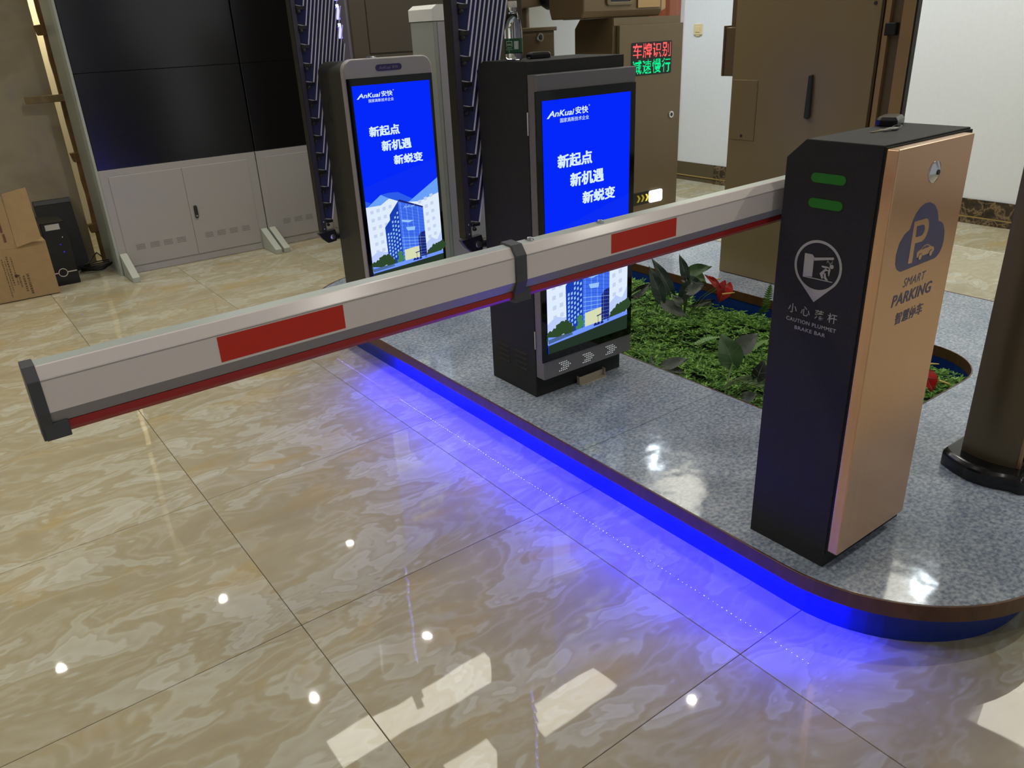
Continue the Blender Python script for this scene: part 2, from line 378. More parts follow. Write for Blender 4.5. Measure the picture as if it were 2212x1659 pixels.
MB().ring(rrect(HX0-.004,HX1+.004,HY0-.004,HY1+.004,HR+.004,10), rrect(HX0,HX1,HY0,HY1,HR,10),'z',.118,.1612).build('planter_edging', RIM, plat)
so = .064
MB().ring(rrect(XL+so,XR-so,Y0+so,Y1-so,RR-so,16), rrect(XL+so+.012,XR-so-.012,Y0+so+.012,Y1-so-.012,RR-so-.012,16),'z',0,.119).build('skirt', BLUEP, plat)
MB().ring(rrect(HX0-.016,HX1+.016,HY0-.016,HY1+.016,HR+.016,10), rrect(HX0-.004,HX1+.004,HY0-.004,HY1+.004,HR+.004,10),'z',0,.1195).build('planter_wall', BLUEP, plat)
MB().prism(rrect(HX0-.004,HX1+.004,HY0-.004,HY1+.004,HR+.004,10),'z',.001,.03).build('planter_soil', mat('dark_green_mat',(14,24,10),.9), plat)
# LED strip stuck under the edging
LX = 1.012
strip = MB().box(LX-.005,LX+.005,-.88,1.95,.1155,.1178).build('light_strip', mat('led_tape',(40,42,60),.5), plat)
LEDC = (-.02, .0, 1.0)
def ledmat(name, es, white):
    m = bpy.data.materials.new(name); m.use_nodes = True; nt = m.node_tree; nt.nodes.clear()
    o = nt.nodes.new('ShaderNodeOutputMaterial'); e = nt.nodes.new('ShaderNodeEmission'); e.inputs[0].default_value = white; e.inputs[1].default_value = es
    nt.links.new(e.outputs[0], o.inputs[0])
    try: m.cycles.emission_sampling = 'FRONT'
    except Exception: pass
    return m
# 460 nm LED light lies outside the sRGB gamut: its linear sRGB coordinates have slightly negative red and green
LEDB = ledmat('led_bright', 15000, (-.03,-.055,1,1)); LEDW = ledmat('led_lens', 90, (1,.8,1,1)); LEDD = ledmat('led_dim', 25, (.25,.15,1,1))
ml = MB(); y = -.86
while y < 1.93:
    hot = y < 1.28
    q = lambda h, z: [(LX-h,y-h,z),(LX-h,y+h,z),(LX+h,y+h,z),(LX+h,y-h,z)]
    ml.poly(q(.0017,.1152), 0 if hot else 2)
    if hot: ml.poly(q(.0007,.1150), 1)
    y += .0165
led = ml.build('led_row', [LEDB, LEDW, LEDD], strip, recalc=False); led['kind'] = 'stuff'
# ------------------------------------------------------------------ barrier gate (front right)
bar = thing('barrier_gate', 'black parking barrier cabinet with rose gold door and white boom arm', 'barrier', (1.22,-.73,ZT))
BX0, BX1, BY0, BY1, BZ = 1.05, 1.40, -.839, -.62, 1.18
side = [(BY0,ZT),(BY1,ZT),(BY1,1.139),(BY1-.045,BZ),(BY0,BZ)]
MB().prism(side,'x',BX0,BX1).build('body', [BLACK], bar, bevel=.002)
MB().box(BX0+.003,BX1-.003,-.845,-.839,.20,1.176).build('door_gasket', mat('black_gasket',(14,14,14),.7), bar)
door = MB().box(1.049,1.351,-.872,-.846,.214,1.1745).build('door', GOLD, bar, bevel=.0025)
DP = lambda u, v: (u, -.8723, v)
DP2 = lambda u, v: (u, -.8726, v)
DP3 = lambda u, v: (u, -.8729, v)
cloud = [(1.1276,.9141),(1.112,.922),(1.102,.935),(1.0992,.9569),(1.1048,.9795),(1.1213,.9966),(1.1395,1.0034),(1.1472,1.0237),(1.156,1.036),(1.1672,1.0449),(1.1862,1.0506),(1.2059,1.0497),(1.2288,1.0405),(1.2439,1.0262),(1.2525,1.012),(1.2567,1.0017),(1.2754,.995),(1.286,.985),(1.2935,.9715),(1.2973,.954),(1.296,.938),(1.289,.926),(1.28,.919),(1.2691,.9155)]
pm = MB(); pm.poly([DP(*p) for p in cloud], 0)
Pout = [(1.1541,.9264),(1.1525,1.0171),(1.201,1.0163),(1.209,1.013),(1.2150,1.0055),(1.2182,.9928),(1.216,.982),(1.2117,.975),(1.205,.9695),(1.1978,.9672),(1.1699,.9681),(1.1706,.9253)]
pm.poly([DP2(*p) for p in Pout], 1)
pm.poly([DP3(*p) for p in [(1.1689,.9811),(1.1660,1.0055),(1.1919,1.0046),(1.1985,1.0005),(1.2015,.993),(1.199,.985),(1.1920,.981)]], 0)
carp = [(1.1867,.9330),(1.1848,.945),(1.190,.9475),(1.2005,.9492),(1.2086,.9547),(1.216,.9565),(1.225,.9562),(1.233,.954),(1.2424,.9486),(1.2556,.9448),(1.2598,.9378),(1.2563,.9331)]
pm.poly([DP2(*p) for p in carp], 1)
for cx in (1.2014, 1.2460):
    pm.poly([DP3(*p) for p in circ(cx,.9325,.0078,16)], 0); pm.poly([(p[0],-.8732,p[1]) for p in circ(cx,.9325,.0064,16)], 1)
pm.poly([DP3(*p) for p in [(1.2030,.9482),(1.2095,.9525),(1.2165,.9543),(1.2165,.9485)]], 0)
pm.poly([DP3(*p) for p in [(1.2190,.9545),(1.2250,.9540),(1.2330,.9515),(1.2380,.9487),(1.2190,.9485)]], 0)
text(pm,'SMART',DP,1.1495,1.2430,.8740,.8937,0,0,.22,1.05)
text(pm,'PARKING',DP,1.1138,1.2800,.8360,.8632,0,.022,.15,1.05)
text(pm,'智慧停车',DP,1.1398,1.2568,.7895,.8178,0,.018,.12)
pm.build('door_print', [PRINTB, GOLD], door)
lk = MB().lathe([(.023,0),(.0225,.002),(.010,.008),(.008,.008)],(1.2010,-.872,1.1130),'y',28).build('lock', CHROME, door, smooth=True)
MB().lathe([(.0055,0),(.0055,.0016),(.003,.0018)],(1.2010,-.8798,1.1130),'y',20).build('key_slot', BLACKS, lk, smooth=True)
fp = lambda u, v: (BX0-.0006, -u, v)
fp2 = lambda u, v: (BX0-.0009, -u, v)
def stadium(u0,u1,v0,v1,n=8,tilt=0):
    r = (v1-v0)/2; vc = (v0+v1)/2
    return [(u0+r+r*math.cos(a), vc+r*math.sin(a)) for a in [PI/2+PI*i/n for i in range(n+1)]] + [(u1-r+r*math.cos(a), vc+r*math.sin(a)) for a in [-PI/2+PI*i/n for i in range(n+1)]]
for v0, v1 in ((1.0928,1.1130),(1.0392,1.0595)):
    MB().prism([(-u,v) for u,v in stadium(.6862,.7677,v0,v1)],'x',BX0-.0012,BX0+.002).build('indicator_window', GREEN, bar)
pm = MB()
cu, cv, ro, ri = .7268, .9125, .0587, .0527
a0, a1 = -38, 218
ou = [(cu+ro*math.cos(math.radians(a0+(a1-a0)*i/40)), cv+ro*math.sin(math.radians(a0+(a1-a0)*i/40))) for i in range(41)]
inn = [(cu+ri*math.cos(math.radians(a0+(a1-a0)*i/40)), cv+ri*math.sin(math.radians(a0+(a1-a0)*i/40))) for i in range(41)]
for i in range(40): pm.poly([fp(*ou[i]),fp(*ou[i+1]),fp(*inn[i+1]),fp(*inn[i])],0)
lowi = [(cu+ri*math.cos(math.radians(218+(322-218)*i/16)), cv+ri*math.sin(math.radians(218+(322-218)*i/16))) for i in range(17)]
tip = (.7272,.8300); pl, pr = ou[-1], ou[0]
lft = [pl]+[(pl[0]+(tip[0]-pl[0])*i/8, pl[1]+(tip[1]-pl[1])*i/8) for i in range(1,9)]
rgt = [(tip[0]+(pr[0]-tip[0])*i/8, tip[1]+(pr[1]-tip[1])*i/8) for i in range(1,9)]
edge = lft+rgt
for i in range(16): pm.poly([fp(*lowi[i]),fp(*edge[i]),fp(*edge[i+1]),fp(*lowi[i+1])],0)
pm.poly([fp(-y,z) for y,z in [(-.6918,.9368),(-.7104,.9372),(-.7156,.9323),(-.716,.8868),(-.6925,.8846)]],0)
pm.poly([fp(-y,z) for y,z in [(-.7159,.9308),(-.763,.9400),(-.7637,.9350),(-.7163,.9240)]],0)
pm.poly([fp(-y,z) for y,z in [(-.6925,.8849),(-.7665,.8858),(-.7665,.8838),(-.6925,.8826)]],0)
pm.poly([fp(u,v) for u,v in circ(.7603,.9187,.0049,14)],0)
for q in ([(.7471,.9236),(.7491,.9316),(.7505,.930),(.7490,.9262)],[(.7491,.9316),(.7528,.9279),(.7527,.9262),(.7497,.9295)],[(.7528,.9279),(.756,.9232),(.7559,.9214),(.7526,.9262)],[(.756,.9232),(.7572,.9274),(.7580,.9266),(.7564,.9214)],[(.7572,.9274),(.7611,.9278),(.7606,.9262),(.7577,.9262)],[(.7611,.9278),(.7594,.9337),(.7605,.9330),(.7622,.9270)]): pm.poly([fp(*p) for p in q],0)
pm.poly([fp(-y,z) for y,z in [(-.7363,.9169),(-.7485,.9172),(-.7555,.916),(-.7540,.9095),(-.7463,.9123),(-.7367,.9136)]],0)
pm.poly([fp(-y,z) for y,z in [(-.7555,.916),(-.7586,.9113),(-.7574,.902),(-.7571,.8969),(-.7549,.8964),(-.7536,.9039),(-.7527,.9082)]],0)
pm.poly([fp(-y,z) for y,z in [(-.7463,.9123),(-.7540,.9140),(-.7527,.9075),(-.7476,.9027),(-.7441,.8992),(-.7414,.8977),(-.7435,.8891),(-.7398,.8874),(-.7334,.8988),(-.742,.9078)]],0)
pm.poly([fp(-y,z) for y,z in [(-.7527,.9078),(-.7476,.9027),(-.7499,.8932),(-.7560,.8868),(-.7498,.8863),(-.7448,.8903),(-.7441,.8995),(-.7463,.9060)]],0)
for ch, u in (('小',.6757),('心',.7096),('落',.7451),('杆',.7776)): text(pm,ch,fp,u-.0115,u+.0115,.7925,.8150,0,.006)
text(pm,'CAUTION PLUMMET',fp,.6620,.7905,.7722,.7815,0,.02,0,1.1)
text(pm,'BRAKE BAR',fp,.6865,.7660,.7552,.7640,0,.02,0,1.1)
pm.build('warning_print', PRINTG, bar)
# boom
BL, BRX, SL = -.440, 1.30, .0117      # slight fall to the free end
def bz(x, z): return z + (x-1.09)*SL
prof = [(-.5905,1.0158),(-.5905,1.0612),(-.5785,1.0775),(-.5555,1.0790),(-.5450,1.064),(-.5450,1.015),(-.5550,.9965),(-.5805,.9965)]
def boomseg(x0, x1, pf, mi=0, name=None):
    mb = MB(); n = len(pf)
    mb.v = [(x0,y,bz(x0,z)) for y,z in pf] + [(x1,y,bz(x1,z)) for y,z in pf]
    mb.f = [tuple(range(n))[::-1], tuple(range(n,2*n))] + [(i,(i+1)%n,n+(i+1)%n,n+i) for i in range(n)]
    mb.m = [mi]*(n+2); return mb
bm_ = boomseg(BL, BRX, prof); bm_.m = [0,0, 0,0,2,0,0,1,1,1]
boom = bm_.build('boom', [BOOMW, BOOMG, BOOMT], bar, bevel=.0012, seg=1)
boomseg(BL, 1.28, [(-.5802,.9962),(-.556,.9962),(-.555,.986),(-.560,.979),(-.575,.979),(-.5808,.986)]).build('rubber_strip', RUB, boom, smooth=True)
pf = [(-.5925,1.0165),(-.5925,1.0615),(-.579,1.0795),(-.554,1.081),(-.543,1.0645),(-.543,1.0145),(-.553,.9925),(-.553,.976),(-.583,.976),(-.583,.9925)]
boomseg(BL-.011, BL+.004, pf).build('end_cap', DGREY, boom, bevel=.001)
boomseg(BL-.008, BL+.022, [(-.5845,.9755),(-.5535,.9755),(-.5535,.9965),(-.575,1.0005),(-.5845,.9985)]).build('end_cap_foot', DGREY, boom, bevel=.001)
boomseg(.318, .342, [(y+(.003 if y>-.567 else -.003), z+(.002 if z>1.03 else -.001)) for y,z in pf]).build('joint_clamp', DGREY, boom, bevel=.001)
boomseg(.322, .356, [(-.5855,.9745),(-.5505,.9745),(-.5505,.9925),(-.578,.9995),(-.5855,.9965)]).build('joint_clamp_foot', DGREY, boom, bevel=.001)
for x0, x1 in ((-.2125,-.0165),(.5525,.736),(1.12,1.28)):
    mb = MB(); mb.poly([(x,-.5909,bz(x,z)) for x,z in ((x0,1.0195),(x1,1.0195),(x1,1.0578),(x0,1.0578))]); mb.build('red_marker', RED, boom)
MB().add([(BL,-.5911,bz(BL,1.0598)),(BRX,-.5911,bz(BRX,1.0598)),(BRX,-.5911,bz(BRX,1.0608)),(BL,-.5911,bz(BL,1.0608))],[(0,1,2,3)]).build('film_edge', BOOMG, boom)
for x in (.372, .545):
    MB().lathe([(.0085,0),(.0085,.0012),(.0048,.0015),(.0048,.005),(.0035,.006)],(x,-.566,bz(x,1.0782)),'z',14).build('screw', CHROME, boom, smooth=True)
MB().lathe([(.05,0),(.05,.04),(.03,.045),(.03,.075)],(1.2,-.545,1.03),'y',20).build('boom_hub', BLACKS, bar, smooth=True)

def key_fob(name, label, cx, cy, z, rz, scale=1):
    t = thing(name, label, 'key fob', (cx,cy,z))
    c, s = math.cos(rz), math.sin(rz)
    def T(x, y, h): return (cx+(x*c-y*s)*scale, cy+(x*s+y*c)*scale, z+h*scale)
    mb = MB(); out = [(-.042,-.020),(.030,-.020),(.042,-.008),(.042,.010),(.030,.021),(-.030,.021),(-.042,.012)]
    out = [(x,y*1.2) for x,y in out]; top = [(x*.84,y*.78) for x,y in out]; n = len(out)
    mb.v = [T(x,y,.001) for x,y in out]+[T(x,y,.013) for x,y in out]+[T(x,y,.020) for x,y in top]
    mb.f = [tuple(range(n))[::-1]]+[(i,(i+1)%n,n+(i+1)%n,n+i) for i in range(n)]+[(n+i,n+(i+1)%n,2*n+(i+1)%n,2*n+i) for i in range(n)]+[tuple(range(2*n,3*n))]
    mb.m = [0]*len(mb.f); mb.build('fob_shell', mat('black_gloss_plastic',(18,18,20),.28), t, bevel=.0012)
    return t, T
kf, T = key_fob('key_fob', 'black remote fob with small metal keys on the barrier gate cabinet', 1.350,-.680,1.180, math.radians(17), 1.0)
MB().tube([(1.292+.012*math.cos(a), -.728+.009*math.sin(a), 1.184+.003*math.cos(a)) for a in [2*PI*i/14 for i in range(15)]],.0009,6).build('key_ring', CHROME, kf, smooth=True)
for k_, (tx, ty, hx, hy, col) in enumerate(((1.196,-.722,1.284,-.728,(214,204,180)),(1.222,-.736,1.286,-.731,(222,222,224)))):
    tp, hp = Vector((tx,ty,0)), Vector((hx,hy,0)); d = (hp-tp); ln = d.length; d.normalize(); n_ = Vector((-d.y,d.x,0))
    ol = [(0,0),(.004,.0028),(ln*.45,.003),(ln*.50,.009),(ln*.62,.0115),(ln*.9,.009),(ln,.003),(ln,-.003),(ln*.9,-.009),(ln*.62,-.0115),(ln*.50,-.009),(ln*.45,-.003),(.004,-.0028)]
    mb = MB(); n = len(ol); z0 = 1.1803+.0022*k_
    mb.v = [tuple(tp+d*u+n_*w+Vector((0,0,z0))) for u,w in ol]+[tuple(tp+d*u+n_*w+Vector((0,0,z0+.0021))) for u,w in ol]
    mb.f = [tuple(range(n))[::-1],tuple(range(n,2*n))]+[(i,(i+1)%n,n+(i+1)%n,n+i) for i in range(n)]; mb.m = [0]*len(mb.f)
    mb.build('key', mat('key_metal_%d'%col[2], col, .25, .9), kf)

# ------------------------------------------------------------------ advert picture shown on both kiosk screens
PW, PH = .39, .86
PM = [E('screen_blue', (4,40,250)), E('screen_white', (214,238,255)), E('screen_sky', (104,160,250)), E('screen_midblue', (44,92,232)),
      E('screen_pale', (222,236,254)), E('screen_dot', (196,210,238)), E('screen_bside', (24,62,178)), E('screen_glassb', (66,112,238)), E('screen_win', (150,196,250)),
      E('screen_tree', (46,72,44)), E('screen_tree_light', (66,128,84)), E('screen_road', (112,150,255)), E('screen_grass', (36,52,40)), E('screen_navy', (26,34,110)), E('screen_haze', (186,204,250)), E('screen_warm', (214,220,180)), E('screen_line', (40,80,210)), E('screen_deep', (10,44,244))]
def picture(TLx, TLy, TLz, parent):
    mb = MB(); lay = [0]
    def Q(u, v, k=None): return (TLx+u*PW, TLy-.0004*(lay[0] if k is None else k)-.0004, TLz-v*PH)
    def P(pts, mi): mb.poly([Q(u,v) for u,v in pts], mi)
    P([(0,0),(1,0),(1,1),(0,1)],0)
    lay[0] = 1
    lay[0] = .5; P([(0,.50),(1,.40),(1,.66),(0,.66)],17); lay[0] = 1
    P([(0,.603),(.194,.604),(.315,.575),(.43,.597),(.574,.611),(.721,.618),(1,.588),(1,.95),(0,.96)],4)
    lay[0] = 1.4
    P([(.02,.603),(.21,.549),(.315,.575),(.194,.604)],2)
    lay[0] = 1.6; P([(.21,.549),(.315,.545),(.44,.549),(.626,.596),(.574,.611),(.43,.597),(.315,.575)],3); lay[0] = 1.4
    P([(0,.57),(.071,.584),(.02,.603),(0,.603)],3)
    P([(.574,.611),(1,.506),(1,.588),(.721,.618)],2)
    lay[0] = 2
    for r in range(7):
        for c in range(11):
            u, v = .05+.082*c+.004*r, .634+.043*r-.012*(c if c < 4 else 0)*.4 - (.012*(c-7) if c > 7 else 0)
            if (c < 4 and u < .30-.02*max(0,r-1)) or (c > 7 and u < .98): P([(u,v-.009),(u+.042,v-.011),(u+.042,v+.007),(u,v+.009)],5)
    P([(0,.87),(.1,.845),(.2,.86),(.3,.85),(.3,.95),(0,.95)],14); P([(.76,.86),(.85,.83),(.93,.85),(1,.80),(1,.94),(.76,.94)],14)
    lay[0] = 3
    P([(.427,.597),(.298,.662),(.297,.69),(.22,.725),(.225,.884),(.273,.934),(.427,.932)],6)
    P([(.427,.597),(.763,.655),(.763,.932),(.427,.932)],7)
    P([(.427,.594),(.45,.590),(.765,.648),(.763,.657),(.427,.600)],13)
    lay[0] = 4
    for r in range(11):
        for c in range(5):
            u = .245+.037*c; t = (.427-u)/.207
            va, vb = .618+.024*r, .024
            v = .606+ .026*r + t*(.132-.009*r)
            lim = .60+t*.128+.012
            if u < .30 and v < .745: continue
            if v+.016 < .915 and v > lim: P([(u,v+.003),(u+.020,v-.001),(u+.020,v+.011),(u,v+.014)],8)
    for r in range(16):
        t = (r+1)/17; P([(.432,.602+.33*t),(.760,.660+.272*t),(.760,.6622+.272*t),(.432,.6042+.33*t)],16 if r < 9 else 8)
    for c in range(12):
        t = (c+1)/13; u = .427+.336*t; P([(u,.600+.056*t),(u+.003,.600+.056*t),(u+.003,.93),(u,.93)],16 if c%3 else 8)
    P([(.66,.812),(.70,.79),(.763,.785),(.763,.93),(.66,.93)],13)
    lay[0] = 4.4; P([(.45,.868),(.66,.862),(.66,.93),(.45,.932)],15)
    P([(.50,.745),(.63,.75),(.62,.77),(.52,.765)],8); P([(.45,.70),(.62,.715),(.55,.722),(.46,.712)],8)
    lay[0] = 5
    text(mb,'AnKuai',lambda u,v: Q(u,1-v),.49,.65,1-.640,1-.628,8,.01,.3)
    def blobs(pts, mi):
        for u, v, r in pts: P([(u+r*math.cos(a)*(1+.18*math.sin(5*a+u*40)), v+r*.46*math.sin(a)*(1+.18*math.cos(4*a+u*30))) for a in [2*PI*i/18 for i in range(18)]], mi)
    blobs([(.03,.925,.05),(.09,.915,.05),(.15,.905,.07),(.22,.905,.065),(.27,.925,.05),(.82,.912,.05),(.88,.90,.06),(.94,.893,.06),(.985,.885,.06),(.79,.92,.03)],9)
    blobs([(.385,.885,.035),(.40,.91,.04),(.37,.925,.035)],10)
    P([(.60,.895),(.72,.888),(.72,.893),(.60,.900)],13); P([(.615,.895),(.62,.895),(.62,.93),(.615,.93)],13)
    lay[0] = 6
    P([(0,.925),(.1,.935),(.25,.935),(.4,.93),(.7,.925),(1,.915),(1,.95),(.5,.962),(0,.972)],11)
    P([(0,.938),(.28,.930),(.30,.946),(0,.956)],9)
    lay[0] = 7
    P([(0,.962),(.45,.951),(1,.933),(1,1),(0,1)],12)
    P([(.0,.957),(.45,.945),(1,.927),(1,.934),(.45,.952),(0,.964)],11)
    for u in (.56,.60,.645): P([(u,.934),(u+.012,.926),(u+.03,.926),(u+.04,.933),(u+.04,.938),(u,.939)],13)
    for u in (.735,.75): P([(u,.905),(u+.006,.905),(u+.007,.935),(u-.001,.935)],13)
    lay[0] = 2
    U = lambda u, v: Q(u, -v)
    text(mb,'AnKuai',U,.066,.345,-.060,-.038,1,.02,.22)
    P([(.045,.0645),(.07,.064),(.10,.046),(.093,.044)],1)
    text(mb,'安快',U,.357,.500,-.060,-.033,1,.022)
    text(mb,'®',U,.505,.520,-.036,-.030,1,.0)
    text(mb,'国家高新技术企业',U,.189,.508,-.0835,-.0675,1,.004)
    text(mb,'新起点',U,.152,.547,-.252,-.200,1,.036)
    text(mb,'新机遇',U,.290,.685,-.330,-.276,1,.036)
    text(mb,'新蜕变',U,.430,.825,-.406,-.356,1,.036)
    return mb.build('advert_picture', PM, parent, recalc=False)

# ------------------------------------------------------------------ kiosk 2 (nearer)
k2 = thing('advert_kiosk', 'nearer advert screen kiosk with square corners and black cabinet, bottle on top', 'kiosk', (1.35,.52,ZT))
KX0, KX1, KY0, KY1 = 1.136, 1.561, .411, .685
MB().prism([(KY0,ZT),(KY1,ZT),(KY1,1.291),(KY1-.037,1.321),(KY0,1.321)],'x',KX0,KX1).build('body', BLACK, k2, bevel=.002)
dk = MB().box(1.1385,1.573,.366,.4105,.243,1.2825).build('screen_door', [ALUD], k2, bevel=.002)
MB().box(1.1300,1.5705,.3605,.3665,.314,1.2345).build('glass_panel', GLASS, dk, bevel=.0015)
scr = MB().box(1.153,1.545,.3598,.3606,.346,1.2055).build('screen', GLASS, k2)
picture(1.154,.3597,1.205,scr)
mb = MB()
for gx in (1.2115,1.3275,1.4445):
    for r, sh in enumerate((0,.009,.018,.009,0)):
        for c in range(5): mb.prism(circ(gx+sh+.0085*c,.2915-.0078*r,.0021,8),'y',.3652,.3662)
mb.build('arrow_lights', E('arrow_dot',(210,216,214),.8), dk)['kind'] = 'stuff'
for z0, z1 in ((1.0995,1.1706),(.354,.423)):
    MB().tube([(1.1365,.4105,z0),(1.1365,.4105,z1)],.0035,8).build('hinge', CHROME, k2, smooth=True)
for ya, yb, dz in ((.6428,.568,0),(.5345,.460,.001)):
    for r in range(4):
        z = .318-.0205*r
        MB().add([(KX0-.0003,ya,z+.003),(KX0-.0003,yb,z+.003),(KX0-.0003,yb,z-.004),(KX0-.0003,ya,z-.004),(KX0-.004,ya-.002,z-.003),(KX0-.004,yb+.002,z-.003)],[(0,1,5,4),(4,5,2,3),(1,2,5),(0,4,3)]).build('louver', BLACKS, k2)
ab = thing('angle_bracket', 'beige metal angle bracket lying on the granite against the nearer kiosk', 'bracket', (1.394,.39,ZT))
MB().box(1.328,1.462,.376,.403,ZT,.1625).build('base_plate', mat('beige_metal',(176,166,148),.45,.2), ab, bevel=.0005,seg=1)
MB().box(1.330,1.460,.4005,.4032,ZT+.002,.184).box(1.328,1.3305,.388,.4032,ZT+.002,.192).box(1.4595,1.462,.388,.4032,ZT+.002,.192).build('upright_lip', mat('beige_metal',(176,166,148),.45,.2), ab)

# water bottle
bt = thing('water_bottle', 'clear plastic water bottle with green label and white cap on the nearer kiosk', 'bottle', (1.196,.55,1.3215))
bc = (1.196,.55,1.3215)
GL = mat('clear_bottle_plastic',(250,252,255),.03,trans=1,ior=1.25)
outp = [(.020,0),(.0275,.003),(.0292,.010),(.0292,.086),(.0285,.095),(.0262,.112),(.0215,.130),(.0165,.142),(.0135,.147),(.0135,.158)]
b_ = MB().lathe(outp, bc,'z',32); b_.f = b_.f[:-1]; b_.m = b_.m[:-1]
k0 = len(b_.v)
b_.lathe([(max(.002,r-.0008),h+(.001 if i == 0 else 0)) for i,(r,h) in enumerate(outp)], bc,'z',32); b_.f = b_.f[:-1]; b_.m = b_.m[:-1]
body_ = b_.build('bottle_body', GL, bt, smooth=True, recalc=False)
MB().lathe([(.0190,.002),(.0262,.004),(.0282,.011),(.0282,.086),(.0274,.095),(.0252,.111),(.0208,.128),(.016,.138)], bc,'z',32).build('water', mat('water',(255,255,255),.0,trans=1,ior=1.33), bt, smooth=True)
MB().lathe([(.0150,.157),(.0152,.158),(.0152,.174),(.0145,.1755)], bc,'z',24).build('cap', mat('white_cap',(206,200,196),.4), bt, smooth=True)
lab = MB().ring(circ(bc[0],bc[1],.0300,40), circ(bc[0],bc[1],.0294,40),'z',bc[2]+.024,bc[2]+.066).build('label', mat('green_label',(6,70,38),.4), bt, smooth=True)
def cyl(u, v, r=.0302): # u metres along the label, centre faces the camera side
    a = math.radians(232)+u/r; return (bc[0]+r*math.cos(a), bc[1]+r*math.sin(a), bc[2]+.024+v)
mb = MB()
def cq(u0,u1,v0,v1,mi):
    for i in range(4):
        a, b = u0+(u1-u0)*i/4, u0+(u1-u0)*(i+1)/4; mb.poly([cyl(a,v0),cyl(b,v0),cyl(b,v1),cyl(a,v1)],mi)
cq(.002,.017,.010,.034,0)
for i in range(7): mb.poly([cyl(.004,.012+.003*i,.0304),cyl(.015,.012+.003*i,.0304),cyl(.015,.013+.003*i,.0304),cyl(.004,.013+.003*i,.0304)],1)
for q in ((-.026,-.004,.033,.0345),(-.026,-.0245,.018,.033),(-.0055,-.004,.018,.033),(-.024,-.006,.014,.0155),(-.030,-.003,.009,.010),(-.0155,-.0145,.001,.007),(-.0155,-.0145,.036,.041)): cq(*q,0)
text(mb,'100%',lambda u,v: cyl(u,v),-.023,-.007,.021,.027,0,.01)
mb.build('label_print', [mat('pale_label_print',(176,190,182),.5), mat('label_bar',(60,90,70),.5)], lab)
kf2, T = key_fob('key_fob', 'black remote fob lying beside the water bottle', 1.305,.555,1.3215, math.radians(-6), 1.0)
MB().tube([T(-.046+.009*math.cos(a), -.012+.007*math.sin(a), .004) for a in [2*PI*i/12 for i in range(13)]],.0008,6).build('key_ring', CHROME, kf2, smooth=True)

# ------------------------------------------------------------------ kiosk 1 (farther)
k1 = thing('advert_kiosk', 'farther advert screen kiosk with rounded silver frame and dark grey shell', 'kiosk', (1.31,1.75,ZT))
def topround(x0, x1, z0, z1, r, n=8):
    return [(x0,z0),(x1,z0)] + arc(x1-r,z1-r,r,0,90,n) + arc(x0+r,z1-r,r,90,180,n)
MB().prism(topround(1.098,1.522,ZT,1.312,.05),'y',1.648,1.90).build('body', SHELL, k1, bevel=.012, seg=3, smooth=True)
fr = MB().prism(topround(1.090,1.527,.235,1.324,.048),'y',1.610,1.648).build('screen_frame', ALU, k1, bevel=.006, seg=3, smooth=True)
MB().box(1.0945,1.5225,1.6065,1.6105,.30,1.2475).build('glass_panel', GLASS, fr, bevel=.001)
scr1 = MB().box(1.116,1.504,1.6058,1.6066,.352,1.218).build('screen', GLASS, k1)
picture(1.1155,1.6057,1.2175,scr1)
MB().prism(stadium(1.2425,1.372,1.2700,1.2965),'y',1.6085,1.6105).build('badge', mat('dark_violet_badge',(48,34,92),.3), fr)
mb = MB(); bp_ = lambda u, v: (u,1.6082,v)
text(mb,'AnKuai',bp_,1.2570,1.3170,1.2770,1.2890,0,.012,.25); text(mb,'安快',bp_,1.3230,1.3530,1.2765,1.2895,0,.01)
mb.build('badge_print', mat('badge_print',(120,112,140),.5), fr)
MB().tube([(1.0975,1.765+.060*math.cos(a),1.115+.060*math.sin(a)) for a in [math.radians(-60+120*i/14) for i in range(15)]],.0014,6).build('speaker_groove', mat('dark_groove',(22,22,22),.6), k1)
kf3 = thing('mouse_puck', 'small round black puck with thin wire on the farther kiosk', 'remote', (1.285,1.69,1.314))
MB().lathe([(.018,0),(.037,.005),(.038,.009),(.033,.014),(.02,.017)],(1.285,1.70,1.3125),'z',24).build('puck_shell', mat('black_gloss_plastic',(18,18,20),.28), kf3, smooth=True)
MB().tube([(1.32,1.70,1.321),(1.335,1.695,1.319),(1.36,1.69,1.3145),(1.40,1.70,1.3145)],.0014,6).build('wire', mat('pale_wire',(120,118,112),.5), kf3, smooth=True)

